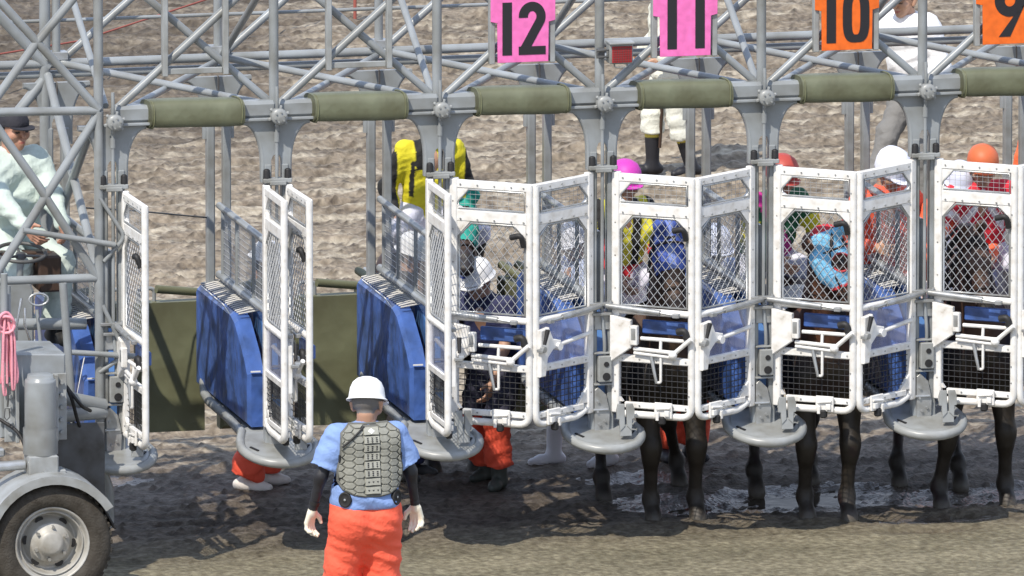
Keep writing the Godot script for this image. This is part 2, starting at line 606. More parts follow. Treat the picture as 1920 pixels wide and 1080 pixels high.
	wo.set_meta("label", "shallow puddles lying in the mud under the horses")
	wo.set_meta("category", "water")

# ---------------------------------------------------------------- the starting gate
const RZ := -1.62
const HUB := 2.68
var gate: Node3D

func bar(called: String, a: Vector3, b: Vector3, r: float, m := "gray", parent: Node3D = gate, seg := 10) -> MeshInstance3D:
	var g := Geo.new()
	g.tube(a, b, r, r, seg)
	return put(called, g, M[m], parent)

func bent(called: String, pts: Array, r: float, m := "gray", parent: Node3D = gate) -> MeshInstance3D:
	var g := Geo.new()
	g.path(pts, r, 8)
	return put(called, g, M[m], parent)

func rounded(pts: Array, rad: float, steps := 5) -> Array:
	var o := [pts[0]]
	for i in range(1, pts.size() - 1):
		var p: Vector3 = pts[i]; var a: Vector3 = pts[i - 1]; var b: Vector3 = pts[i + 1]
		var p0 := p + (a - p).limit_length(rad); var p1 := p + (b - p).limit_length(rad)
		for s in steps + 1:
			var t := float(s) / steps
			o.append(p0.lerp(p, t).lerp(p.lerp(p1, t), t))
	o.append(pts[pts.size() - 1])
	return o

# flared gusset under a beam: two halves either side of a slot
func arch(g: Geo, s: float, z0: float, z1: float, x := 0.0) -> void:
	var p := PackedVector2Array()
	p.push_back(Vector2(x + s * 0.005, HUB - 0.03))
	p.push_back(Vector2(x + s * 0.205, HUB - 0.03))
	for i in 13:
		var a := float(i) / 12.0 * PI / 2
		p.push_back(Vector2(x + s * (0.205 - 0.125 * sin(a)), HUB - 0.045 - 0.25 * (1.0 - cos(a))))
	p.push_back(Vector2(x + s * 0.08, 2.27)); p.push_back(Vector2(x + s * 0.032, 2.27))
	p.push_back(Vector2(x + s * 0.032, 2.405)); p.push_back(Vector2(x + s * 0.022, 2.43)); p.push_back(Vector2(x + s * 0.005, 2.44))
	g.poly(p, z0, z1)

func arch_rim(s: float, z: float, x := 0.0) -> Array:
	var o := []
	for i in 13:
		var a := float(i) / 12.0 * PI / 2
		o.append(Vector3(x + s * (0.205 - 0.125 * sin(a)), HUB - 0.045 - 0.25 * (1.0 - cos(a)), z))
	o.append(Vector3(x + s * 0.08, 2.27, z))
	return o

func make_front_post(x: float, first := false) -> void:
	var t := part("front_post", gate, Vector3(x, 0, 0))
	for s in [-1.0, 1.0]:
		var g := Geo.new()
		g.box(Vector3(s * 0.052, 1.52, 0), Vector3(0.042, 1.72, 0.07), 0.006)
		put("leg", g, M["gray"], t)
		g = Geo.new()
		arch(g, s, -0.025, 0.025)
		g.path(arch_rim(s, 0.012), 0.016, 6)
		g.path(arch_rim(s, -0.012), 0.016, 6)
		put("gusset", g, M["gray"], t)
		g = Geo.new()
		g.lathe([Vector2(0.0, 0.062), Vector2(0.012, 0.060), Vector2(0.020, 0.052), Vector2(0.022, 0.0)], 12, Transform3D(Basis.IDENTITY, Vector3(s * 0.065, 2.295, 0.045)))
		put("rubber_cap", g, M["rubber"], t)
	var g2 := Geo.new()
	g2.box(Vector3(0, 2.285, 0.04), Vector3(0.175, 0.028, 0.06), 0.005)
	g2.box(Vector3(0, 2.272, 0.055), Vector3(0.10, 0.026, 0.05), 0.004)
	put("hinge_bracket", g2, M["gray_plate"], t)
	g2 = Geo.new()
	g2.path(rounded([Vector3(-0.012, 2.86, 0.09), Vector3(-0.012, 2.73, 0.10), Vector3(-0.004, 2.66, 0.055), Vector3(-0.004, 1.4, 0.045), Vector3(0.012, 1.22, 0.05), Vector3(0.012, 1.13, 0.045)], 0.05), 0.011, 8)
	g2.tube(Vector3(-0.004, 2.58, 0.052), Vector3(-0.004, 2.52, 0.052), 0.017)
	put("cable_pipe", g2, M["gray"], t)
	# round hub with bolts
	g2 = Geo.new()
	var xf := Transform3D(Basis(Vector3.RIGHT, PI / 2), Vector3(0, HUB, 0.07))
	g2.lathe([Vector2(0.001, 0.062), Vector2(0.028, 0.06), Vector2(0.046, 0.05), Vector2(0.05, 0.042), Vector2(0.05, 0.0)], 20, xf)
	for i in 6:
		var a := TAU * i / 6 + 0.3
		g2.box(Vector3(cos(a) * 0.056, HUB + sin(a) * 0.056, 0.085), Vector3(0.022, 0.018, 0.025), 0.004, Basis(Vector3.BACK, a))
		g2.tube(Vector3(cos(a) * 0.03, HUB + sin(a) * 0.03, 0.125), Vector3(cos(a) * 0.03, HUB + sin(a) * 0.03, 0.138), 0.006, -1, 6)
	put("hub", g2, M["gray_plate"], t)
	# cylinder clamps half way up, speaker box, foot bracket
	g2 = Geo.new()
	g2.box(Vector3(-0.02, 1.455, 0.05), Vector3(0.13, 0.018, 0.05), 0.003)
	g2.box(Vector3(-0.01, 1.395, 0.05), Vector3(0.12, 0.018, 0.05), 0.003)
	g2.tube(Vector3(0.045, 1.44, 0.06), Vector3(0.045, 1.475, 0.06), 0.011)
	g2.box(Vector3(0, 1.34, 0.03), Vector3(0.1, 0.09, 0.03), 0.004)
	put("clamp", g2, M["galv"], t)
	g2 = Geo.new()
	g2.box(Vector3(0.01, 1.06, 0.055), Vector3(0.085, 0.16, 0.05), 0.006)
	g2.box(Vector3(0, 1.155, 0.045), Vector3(0.11, 0.012, 0.04), 0.003)
	g2.box(Vector3(0, 0.965, 0.045), Vector3(0.11, 0.012, 0.04), 0.003)
	put("intercom_box", g2, M["gray_plate"], t)
	for h in [1.09, 1.015]:
		g2 = Geo.new()
		g2.tube(Vector3(0.016, h, 0.078), Vector3(0.016, h, 0.085), 0.024 if h < 1.05 else 0.016, -1, 14)
		put("speaker_grille", g2, M["rubber"], t)
	g2 = Geo.new()
	g2.poly(PackedVector2Array([Vector2(-0.05, 0.68), Vector2(0.04, 0.68), Vector2(0.045, 0.78), Vector2(0.02, 0.90), Vector2(-0.03, 0.95), Vector2(-0.05, 0.93)]), 0.035, 0.055, Transform3D.IDENTITY, 0.003)
	for b in [[-0.035, 0.80], [-0.03, 0.86], [0.012, 0.74], [-0.02, 0.72]]:
		g2.tube(Vector3(b[0], b[1], 0.055), Vector3(b[0], b[1], 0.068), 0.008, -1, 6)
	g2.tube(Vector3(-0.06, 0.81, 0.06), Vector3(0.03, 0.81, 0.06), 0.009)
	put("foot_bracket", g2, M["galv"], t)
	g2 = Geo.new()
	var tb := Transform3D(Basis(Vector3.RIGHT, -0.12), Vector3(0.105, 0.70, 0.20))
	for s in [-1.0, 1.0]:
		g2.poly(PackedVector2Array([Vector2(s * 0.006, 0.03), Vector2(s * 0.036, 0.0), Vector2(s * 0.04, 0.07), Vector2(s * 0.055, 0.075), Vector2(s * 0.055, 0.13), Vector2(s * 0.045, 0.165), Vector2(s * 0.01, 0.165), Vector2(s * 0.006, 0.16)]), 0.0, 0.022, tb, 0.003)
	g2.poly(PackedVector2Array([Vector2(-0.036, -0.03), Vector2(0.036, -0.03), Vector2(0.036, 0.04), Vector2(-0.036, 0.04)]), -0.004, 0.016, tb, 0.003)
	put("pedal_plate", g2, M["gray_plate"], t)

func make_rear_post(x: float) -> void:
	var t := part("rear_post", gate, Vector3(x, 0, RZ))
	for s in [-1.0, 1.0]:
		var g := Geo.new()
		g.box(Vector3(s * 0.05, 1.50, 0), Vector3(0.05, 1.75, 0.06), 0.008)
		put("leg", g, M["gray"], t)
		g = Geo.new()
		arch(g, s, -0.02, 0.02)
		g.path(arch_rim(s, 0.0), 0.02, 6)
		put("gusset", g, M["gray"], t)
	var g3 := Geo.new()
	g3.box(Vector3(0, HUB + 0.135, 0.0), Vector3(0.13, 0.05, 0.09), 0.004)
	put("lamp_box", g3, M["galv"], t)

func make_foot_plate() -> Node3D:
	# a long step with a wide tongue that dips towards the front
	var t := part("foot_plate", gate)
	var pts := []
	for q in [[-0.11, 0.79, -1.54], [-0.14, 0.745, -1.38], [-0.15, 0.728, -1.2], [-0.152, 0.722, -0.6], [-0.165, 0.712, -0.2], [-0.21, 0.69, -0.05]]: pts.append(Vector3(q[0], q[1], q[2]))
	for i in 15:
		var a := PI + PI * i / 14
		pts.append(Vector3(cos(a) * 0.228, 0.672 + sin(a) * 0.062, 0.06 - sin(a) * 0.25))
	for q in [[0.21, 0.69, -0.05], [0.165, 0.712, -0.2], [0.152, 0.722, -0.6], [0.15, 0.728, -1.2], [0.14, 0.745, -1.38], [0.11, 0.79, -1.54]]: pts.append(Vector3(q[0], q[1], q[2]))
	var g := Geo.new()
	g.path(pts, 0.029, 10)
	put("rim_tube", g, M["gray_plate"], t)
	g = Geo.new()
	var m := pts.size()
	for i in m / 2:
		var a: Vector3 = pts[i]; var b: Vector3 = pts[i + 1]; var c: Vector3 = pts[m - 2 - i]; var d: Vector3 = pts[m - 1 - i]
		var up := Vector3(0, 0.012, 0)
		if i + 1 >= m / 2: c = b
		g.quad(a + up, b + up, c + up, d + up, Vector3(0, 1, 0.12).normalized())
		g.quad(a, b, c, d, Vector3.DOWN)
	put("deck", g, M["gray_plate"], t)
	g = Geo.new()
	for s in [-1.0, 1.0]:
		for i in 5:
			g.box(Vector3(s * 0.135, 0.737, -0.45 - i * 0.17), Vector3(0.012, 0.006, 0.10), 0.0)
		g.box(Vector3(s * 0.16, 0.672, 0.12), Vector3(0.014, 0.008, 0.07), 0.0, Basis(Vector3.UP, s * -0.6) * Basis(Vector3.RIGHT, 0.2))
	stuff(put("drain_slots", g, M["rubber"], t))
	g = Geo.new()
	g.box(Vector3(0, 0.655, -0.95), Vector3(0.09, 0.07, 1.9), 0.008)
	put("under_beam", g, M["dark_gray"], t)
	return t

# partition between two stalls: padded lower part, wire panel above
func make_partition(parent_x: float) -> Node3D:
	var t := part("side_partition", gate)
	var prof := PackedVector2Array([Vector2(1.68, 0.745), Vector2(0.20, 0.745), Vector2(0.20, 1.07), Vector2(0.30, 1.17), Vector2(0.56, 1.335), Vector2(0.68, 1.365), Vector2(1.64, 1.365), Vector2(1.68, 1.33)])
	for s in [-1.0, 1.0]:
		var g := Geo.new()
		# local x of the profile runs back along -z
		var xf := Transform3D(Basis(Vector3(0, 0, -1), Vector3(0, 1, 0), Vector3(s, 0, 0)), Vector3(s * 0.03, 0, 0))
		g.poly(prof, 0.0, 0.10, xf, 0.022)
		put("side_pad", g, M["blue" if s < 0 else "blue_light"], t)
		g = Geo.new()
		g.path([Vector3(s * 0.125, 1.345, -0.72), Vector3(s * 0.125, 1.372, -0.9), Vector3(s * 0.12, 1.374, -1.55)], 0.004, 5)
		put("seam", g, M["white"], t)
		g = Geo.new()
		g.box(Vector3(s * 0.085, 1.085, -0.187), Vector3(0.06, 0.008, 0.01), 0.0)
		put("seam", g, M["white"], t)
	var g2 := Geo.new()
	for i in 20:
		var z := -0.62 - i * 0.054
		g2.path([Vector3(-0.105, 1.372, z), Vector3(-0.03, 1.392, z + 0.012), Vector3(0.03, 1.392, z + 0.016), Vector3(0.105, 1.372, z + 0.027), Vector3(0.03, 1.388, z + 0.035), Vector3(-0.105, 1.372, z + 0.054)], 0.006, 4)
	put("lacing", g2, M["lace"], t)
	# wire panel
	g2 = Geo.new()
	g2.tube(Vector3(0, 1.86, -0.05), Vector3(0, 1.86, RZ + 0.03), 0.022)
	g2.tube(Vector3(0, 1.435, -0.05), Vector3(0, 1.435, RZ + 0.03), 0.026)
	for z in [-0.06, -0.62, -1.08, -1.48]:
		g2.tube(Vector3(0, 1.435, z), Vector3(0, 1.86, z), 0.014, -1, 8)
	put("panel_frame", g2, M["gray"], t)
	g2 = Geo.new()
	var z2 := -0.08
	while z2 > -1.5:
		g2.tube(Vector3(0.004, 1.44, z2), Vector3(0.004, 1.86, z2), 0.0022, -1, 4, false); z2 -= 0.036
	var y := 1.47
	while y < 1.85:
		g2.tube(Vector3(0, y, -0.06), Vector3(0, y, -1.5), 0.0022, -1, 4, false); y += 0.036
	put("wire_mesh", g2, M["wire"], t)
	return t

func wire_grid(g: Geo, s: float, u0: float, u1: float, v0: float, v1: float, step: float, r: float, w := 0.0) -> void:
	var n := int((u1 - u0) / step)
	for i in range(1, n + 1):
		var u := u0 + (u1 - u0) * i / (n + 1)
		g.tube(Vector3(s * u, v0, w), Vector3(s * u, v1, w), r, -1, 4, false)
	n = int((v1 - v0) / step)
	for i in range(1, n + 1):
		var v := v0 + (v1 - v0) * i / (n + 1)
		g.tube(Vector3(s * u0, v, w + r), Vector3(s * u1, v, w + r), r, -1, 4, false)

# woven diamonds: two families of zig-zag wires
func chain_link(g: Geo, s: float, u0: float, u1: float, v0: float, v1: float, du: float, dv: float, r: float) -> void:
	for fam in [1.0, -1.0]:
		var nmax := int((u1 - u0) / du + (v1 - v0) / dv) + 2
		for i in range(-nmax, nmax):
			# line u = ua + fam * (v - v0) * du / dv
			var ua := u0 + i * du
			var sl: float = fam * du / dv
			var va := v0; var vb := v1
			var lo := (u0 - ua) / sl + v0; var hi := (u1 - ua) / sl + v0
			if lo > hi:
				var tmp := lo; lo = hi; hi = tmp
			va = maxf(va, lo); vb = minf(vb, hi)
			if vb - va < 0.008: continue
			g.tube(Vector3(s * (ua + sl * (va - v0)), va, fam * r * 0.8), Vector3(s * (ua + sl * (vb - v0)), vb, fam * r * 0.8), r, -1, 4, false)

# one leaf of the front doors; s = 1 hinged at the left post, -1 at the right one
func make_leaf(s: float) -> Node3D:
	var t := part("front_door", gate)
	var W := 0.532
	var g := Geo.new()
	g.box(Vector3(s * 0.022, 1.525, 0), Vector3(0.05, 1.47, 0.042), 0.006)
	g.path(rounded([Vector3(s * (W - 0.022), 2.235, 0), Vector3(s * (W - 0.022), 0.785, 0), Vector3(s * 0.11, 0.785, 0), Vector3(s * 0.03, 0.835 if s < 0 else 0.785, 0)], 0.07), 0.022, 10)
	g.box(Vector3(s * 0.265, 2.225, 0), Vector3(0.53, 0.05, 0.034), 0.006)
	g.box(Vector3(s * 0.265, 2.035, 0), Vector3(0.51, 0.072, 0.030), 0.006)
	g.box(Vector3(s * 0.265, 1.125, 0.002), Vector3(0.51, 0.044, 0.034), 0.006)
	g.box(Vector3(s * 0.29, 0.842, 0.002), Vector3(0.42, 0.036, 0.03), 0.005)
	g.tube(Vector3(s * 0.04, 1.415, 0.0), Vector3(s * 0.50, 1.415, 0.0), 0.022)
	for q in [[0.047, 2.20, 0.12, 2.20, 0.047, 2.12], [0.047, 2.0, 0.13, 2.0, 0.047, 1.91], [0.49, 2.0, 0.41, 2.0, 0.49, 1.92 if s > 0 else 1.95], [0.047, 2.07, 0.047, 2.10, 0.09, 2.07], [0.047, 0.86, 0.047, 0.95 if s < 0 else 0.89, 0.13 if s < 0 else 0.07, 0.86]]:
		g.poly(PackedVector2Array([Vector2(s * q[0], q[1]), Vector2(s * q[2], q[3]), Vector2(s * q[4], q[5])]), -0.012, 0.012)
	put("frame", g, M["white"], t)
	# rivets along the rails
	g = Geo.new()
	for u in [0.07, 0.18, 0.29, 0.40, 0.48]:
		for v in [2.225, 2.016, 1.125, 0.842]:
			g.tube(Vector3(s * u, v, 0.016), Vector3(s * u, v, 0.0225), 0.0055, -1, 6)
	for v in [0.92, 1.02, 1.3, 1.55, 1.75, 1.95, 2.12]:
		g.tube(Vector3(s * 0.022, v, 0.016), Vector3(s * 0.022, v, 0.021), 0.005, -1, 6)
		g.tube(Vector3(s * (W - 0.03), v, 0.016), Vector3(s * (W - 0.03), v, 0.024), 0.005, -1, 6)
	stuff(put("rivets", g, M["galv"], t))
	# inner edging of the windows
	g = Geo.new()
	g.path([Vector3(s * 0.055, 1.45, 0.002), Vector3(s * 0.055, 1.915, 0.002), Vector3(s * 0.135, 1.99, 0.002), Vector3(s * 0.41, 1.99, 0.002), Vector3(s * 0.482, 1.925, 0.002), Vector3(s * 0.482, 1.45, 0.002)], 0.008, 6, true)
	g.path([Vector3(s * 0.055, 2.08, 0.012), Vector3(s * 0.055, 2.125, 0.012), Vector3(s * 0.12, 2.195, 0.012), Vector3(s * 0.482, 2.195, 0.012), Vector3(s * 0.482, 2.08, 0.012)], 0.006, 6, true)
	put("window_edging", g, M["galv"], t)
	g = Geo.new()
	chain_link(g, s, 0.055, 0.482, 1.45, 1.985, 0.052, 0.064, 0.0023)
	put("chain_link", g, M["wire"], t)
	g = Geo.new()
	wire_grid(g, s, 0.055, 0.482, 2.075, 2.195, 0.037, 0.0012)
	put("top_grid", g, M["wire"], t)
	g = Geo.new()
	wire_grid(g, s, 0.05, 0.49, 0.86, 1.105, 0.037, 0.0028, -0.008)
	put("lower_grid", g, M["wire_black"], t)
	# gas strut in front of the middle rail
	g = Geo.new()
	g.tube(Vector3(s * -0.02, 1.445, 0.055), Vector3(s * 0.33, 1.425, 0.06), 0.018)
	g.tube(Vector3(s * 0.33, 1.425, 0.06), Vector3(s * 0.42, 1.415, 0.055), 0.007)
	g.box(Vector3(s * 0.43, 1.412, 0.05), Vector3(0.045, 0.026, 0.03), 0.004)
	put("strut", g, M["galv"], t)
	# latch at the bottom
	g = Geo.new()
	var lc := 0.34 if s > 0 else 0.38
	g.box(Vector3(s * lc, 0.825, 0.03), Vector3(0.115, 0.095, 0.016), 0.004)
	g.box(Vector3(s * (lc - 0.03), 0.79, 0.048), Vector3(0.02, 0.05, 0.022), 0.003)
	g.box(Vector3(s * (lc + 0.03), 0.81, 0.046), Vector3(0.03, 0.035, 0.018), 0.003)
	g.tube(Vector3(s * (lc - 0.04), 0.835, 0.046), Vector3(s * (lc + 0.05), 0.845, 0.046), 0.008)
	put("latch_plate", g, M["white"], t)
	g = Geo.new()
	g.box(Vector3(s * (lc - 0.005), 0.765, 0.035), Vector3(0.04, 0.05, 0.04), 0.008)
	put("latch_block", g, M["rubber"], t)
	if s > 0:
		g = Geo.new()
		g.poly(PackedVector2Array([Vector2(0.0, 1.39), Vector2(0.135, 1.365), Vector2(0.135, 1.195), Vector2(0.0, 1.10)]), 0.022, 0.055, Transform3D.IDENTITY, 0.005)
		put("lock_box", g, M["white"], t)
		g = Geo.new()
		g.box(Vector3(0.158, 1.275, 0.045), Vector3(0.045, 0.12, 0.04), 0.006)
		put("lock_case", g, M["white"], t)
		g = Geo.new()
		g.box(Vector3(0.158, 1.285, 0.066), Vector3(0.028, 0.07, 0.004), 0.001)
		put("name_plate", g, M["galv"], t)
		g = Geo.new()
		g.box(Vector3(0.34, 1.32, -0.03), Vector3(0.32, 0.085, 0.022), 0.008)
		put("breast_pad", g, M["blue"], t)
		g = Geo.new()
		g.tube(Vector3(0.19, 1.255, 0.02), Vector3(0.49, 1.255, 0.02), 0.012)
		g.tube(Vector3(0.15, 1.19, 0.03), Vector3(0.42, 1.185, 0.05), 0.013)
		g.tube(Vector3(0.15, 1.165, 0.03), Vector3(0.40, 1.155, 0.04), 0.011)
		g.tube(Vector3(0.32, 1.255, 0.02), Vector3(0.32, 1.18, 0.03), 0.010)
		g.tube(Vector3(0.405, 1.17, 0.05), Vector3(0.525, 1.275, 0.045), 0.014)
		g.ball(Vector3(0.41, 1.172, 0.052), 0.028)
		g.path(rounded([Vector3(0.325, 1.16, 0.035), Vector3(0.325, 0.995, 0.035), Vector3(0.30, 0.995, 0.035)], 0.012), 0.009, 6)
		put("release_arm", g, M["white"], t)
		g = Geo.new()
		g.tube(Vector3(0.265, 1.15, 0.04), Vector3(0.30, 0.99, 0.04), 0.012, 0.009)
		put("return_spring", g, M["galv"], t)
		g = Geo.new()
		g.path(rounded([Vector3(0.405, 1.925, 0.04), Vector3(0.475, 1.945, 0.045), Vector3(0.482, 1.87, 0.02)], 0.03), 0.018, 8)
		put("rubber_stop", g, M["rubber"], t)
		g = Geo.new()
		g.path(rounded([Vector3(0.43, 1.31, 0.03), Vector3(0.485, 1.325, 0.035), Vector3(0.49, 1.27, 0.03)], 0.03), 0.022, 8)
		put("rubber_stop", g, M["rubber"], t)
	else:
		g = Geo.new()
		g.box(Vector3(-0.265, 1.27, -0.004), Vector3(0.44, 0.245, 0.005), 0.0)
		put("clear_panel", g, M["film"], t)
		g = Geo.new()
		g.poly(PackedVector2Array([Vector2(-0.52, 1.08), Vector2(-0.47, 1.08), Vector2(-0.45, 1.19), Vector2(-0.40, 1.235), Vector2(-0.33, 1.25), Vector2(-0.33, 1.285), Vector2(-0.40, 1.30), Vector2(-0.44, 1.375), Vector2(-0.52, 1.365)]), 0.022, 0.05, Transform3D.IDENTITY, 0.006)
		put("hook_plate", g, M["white"], t)
		g = Geo.new()
		g.tube(Vector3(-0.35, 1.255, 0.04), Vector3(-0.06, 1.285, 0.03), 0.013)
		g.tube(Vector3(-0.36, 1.25, 0.02), Vector3(-0.36, 1.25, 0.07), 0.024)
		put("release_rod", g, M["white"], t)
		g = Geo.new()
		g.tube(Vector3(-0.51, 1.28, 0.07), Vector3(-0.485, 1.37, 0.075), 0.010, 0.015)
		put("rubber_lever", g, M["rubber"], t)
		g = Geo.new()
		g.tube(Vector3(-0.525, 1.255, 0.06), Vector3(-0.525, 1.255, 0.09), 0.018)
		g.box(Vector3(-0.525, 1.245, 0.06), Vector3(0.04, 0.02, 0.05), 0.004)
		put("latch_pin", g, M["galv"], t)
	return t

func make_rear_leaf() -> Node3D:
	var t := part("rear_door", gate)
	var g := Geo.new()
	g.poly(PackedVector2Array([Vector2(0.0, 0.43), Vector2(0.40, 0.43), Vector2(0.42, 0.45), Vector2(0.42, 1.20), Vector2(0.40, 1.23), Vector2(0.0, 1.23)]), -0.06, 0.06, Transform3D.IDENTITY, 0.02)
	put("door_pad", g, M["olive"], t)
	g = Geo.new()
	g.tube(Vector3(0.02, 1.275, 0.0), Vector3(0.30, 1.315, -0.06), 0.026)
	put("rolled_cover", g, M["olive"], t)
	g = Geo.new()
	g.path(rounded([Vector3(0.30, 1.22, 0.0), Vector3(0.30, 1.31, 0.0), Vector3(0.40, 1.31, 0.0), Vector3(0.40, 1.22, 0.0)], 0.03), 0.012, 8)
	put("door_bracket", g, M["gray"], t)
	return t

func build_gate() -> void:
	gate = thing("starting_gate", "long gray steel starting gate with white mesh front doors and blue stall pads", "starting gate")
	for i in 7: make_front_post(i - 3.0)
	for i in 7: make_rear_post(i - 3.0)
	# beams, one bay at a time
	for i in 6:
		var x0 := i - 3.0
		var g := Geo.new()
		g.box(Vector3(x0 + 0.5, HUB + 0.035, 0), Vector3(0.998, 0.105, 0.10), 0.02)
		g.box(Vector3(x0 + 0.5, HUB - 0.022, 0.045), Vector3(0.998, 0.018, 0.05), 0.004)
		put("front_beam", g, M["gray"], gate)
		g = Geo.new()
		var pr := []
		for k in 15:
			var a := TAU * k / 14
			var rr := 1.0 + 0.06 * absf(cos(a * 2.0))
			pr.append(Vector2(cos(a) * 0.095 * rr, sin(a) * 0.085 * rr))
		var pv := PackedVector2Array()
		for k in 14: pv.push_back(pr[k])
		var xf := Transform3D(Basis(Vector3(0, 0, -1), Vector3(0, 1, 0), Vector3(1, 0, 0)), Vector3(x0 + 0.20, HUB + 0.03, 0.012))
		pad_roll(g, x0 + 0.205, x0 + 0.775, HUB + 0.03, 0.012)
		var bp := put("beam_pad", g, M["olive_pad"], gate)
		for e in 2:
			g = Geo.new()
			var ring := []
			for k in 20:
				var a := TAU * k / 20
				var sq := 1.0 / pow(pow(absf(cos(a)), 4.0) + pow(absf(sin(a)), 4.0), 0.25)
				ring.append(Vector3((x0 + 0.222 if e == 0 else x0 + 0.758) + 0.02 * cos(a), HUB + 0.03 + sin(a) * 0.083 * sq, 0.012 + cos(a) * 0.088 * sq))
			g.path(ring, 0.005, 5, true)
			put("end_seam", g, M["olive"], bp)
		bar("rear_beam", Vector3(x0, HUB + 0.085, RZ), Vector3(x0 + 1.0, HUB + 0.085, RZ), 0.027)
		bar("rear_beam", Vector3(x0, HUB + 0.015, RZ - 0.03), Vector3(x0 + 1.0, HUB + 0.015, RZ - 0.03), 0.024)
	for i in 2:
		bar("top_chord", Vector3(-4.6, 3.62, 0.0 if i == 0 else RZ), Vector3(3.4, 3.62, 0.0 if i == 0 else RZ), 0.03)
	bar("rear_beam", Vector3(-4.6, HUB + 0.085, RZ), Vector3(-3.0, HUB + 0.085, RZ), 0.027)
	bar("rear_beam", Vector3(-4.6, HUB + 0.015, RZ - 0.03), Vector3(-3.0, HUB + 0.015, RZ - 0.03), 0.024)
	bar("hand_rail", Vector3(-4.6, 3.02, RZ - 0.05), Vector3(3.4, 3.02, RZ - 0.05), 0.011)
	# trusses
	for i in 7:
		var x := i - 3.0
		bar("upright", Vector3(x - (0.08 if i == 0 else 0.01), HUB + 0.04, 0.0), Vector3(x - (0.08 if i == 0 else 0.01), 3.62, 0.0), 0.029)
		bar("upright", Vector3(x, HUB + 0.1, RZ), Vector3(x, 3.62, RZ), 0.026)
		if i < 6:
			bar("brace", Vector3(x + 0.03, HUB + 0.07, 0.012), Vector3(x + 1.0, 3.60, 0.012), 0.024)
			bar("brace", Vector3(x + 0.97, HUB + 0.07, -0.036), Vector3(x, 3.60, -0.036), 0.024)
			bar("brace", Vector3(x + 0.03, HUB + 0.10, RZ), Vector3(x + 1.0, 3.60, RZ), 0.024)
			bar("plan_brace", Vector3(x + 0.06, HUB + 0.03, -0.05), Vector3(x + 0.98, HUB + 0.06, RZ + 0.02), 0.022)
			bar("plan_brace", Vector3(x + 0.94, HUB + 0.055, -0.05), Vector3(x + 0.02, HUB + 0.09, RZ + 0.02), 0.022)
		if i % 2 == 0:
			bar("side_brace", Vector3(x - 0.03, HUB + 0.08, -0.04), Vector3(x - 0.03, 3.58, RZ + 0.02), 0.022)
		else:
			bar("side_brace", Vector3(x + 0.02, HUB + 0.1, RZ + 0.03), Vector3(x + 0.02, 3.58, -0.03), 0.022)
	# foot plates and partitions
	var fp := make_foot_plate(); var sp := make_partition(0.0)
	for i in 7:
		var xf := Transform3D(Basis.IDENTITY, Vector3(i - 3.0, 0, 0))
		if i == 0:
			fp.transform = xf; sp.transform = xf
		else:
			copy_of(fp, "foot_plate", gate, xf); copy_of(sp, "side_partition", gate, xf)
	# front doors: stalls 0 and 1 stand open, the rest are shut
	var la := make_leaf(1.0); var lb := make_leaf(-1.0)
	for i in 6:
		var x := i - 3.0
		var open := i < 2
		var xa := Transform3D(Basis(Vector3.UP, deg_to_rad(-88.0 if open else -36.0)), Vector3(x + 0.068, 0, 0.03))
		var xb := Transform3D(Basis(Vector3.UP, deg_to_rad(90.0 if open else 36.0)), Vector3(x + 1.0 - 0.068, 0, 0.03))
		if i == 0:
			la.transform = xa; lb.transform = xb
		else:
			copy_of(la, "front_door", gate, xa); copy_of(lb, "front_door", gate, xb)
	var rl := make_rear_leaf()
	for i in 6:
		var x := i - 3.0
		var lt := Transform3D(Basis(Vector3.UP, PI if i < 2 else PI * 0.5), Vector3(x + 0.96, 0, -1.9))
		var rt := Transform3D(Basis(Vector3.UP, 0.0 if i < 2 else PI * 0.5), Vector3(x + 0.06, 0, -1.9))
		if i == 0:
			rl.transform = lt
		else:
			copy_of(rl, "rear_door", gate, lt)
		copy_of(rl, "rear_door", gate, rt)
	build_gate_end()

# padded roll round the front beam: a soft square with pinched ends
func pad_roll(g: Geo, x0: float, x1: float, y: float, z: float) -> void:
	var seg := 20; var m := 9
	var base := g.v.size()
	for i in m:
		var t := float(i) / (m - 1)
		var x := lerpf(x0, x1, t)
		var pinch := 1.0 - 0.05 * pow(absf(t * 2.0 - 1.0), 6.0)
		for k in seg:
			var a := TAU * k / seg
			var cs := cos(a); var sn := sin(a)
			var sq := 1.0 / pow(pow(absf(cs), 4.0) + pow(absf(sn), 4.0), 0.25)
			var w := 1.0 + 0.015 * sin(a * 5.0 + t * 9.0)
			var nn := Vector3(0, sn * pow(absf(sn), 1.2), cs * pow(absf(cs), 1.2)).normalized()
			g.vert(Vector3(x + 0.02 * cs, y + sn * 0.085 * sq * pinch * w - 0.01 * (t - 0.5), z + cs * 0.09 * sq * pinch * w), nn)
	for i in m - 1:
		for k in seg:
			var i0 := base + i * seg + k; var i1 := base + i * seg + (k + 1) % seg
			g.tri_i(i0, i0 + seg, i1); g.tri_i(i1, i0 + seg, i1 + seg)
	for e in 2:
		var nn := Vector3(-1 if e == 0 else 1, 0, 0)
		var s := g.v.size()
		g.vert(Vector3(x0 if e == 0 else x1, y, z), nn)
		for k in seg: g.vert(g.v[base + (0 if e == 0 else (m - 1) * seg) + k], nn)
		for k in seg: g.tri_i(s, s + 1 + k, s + 1 + (k + 1) % seg)

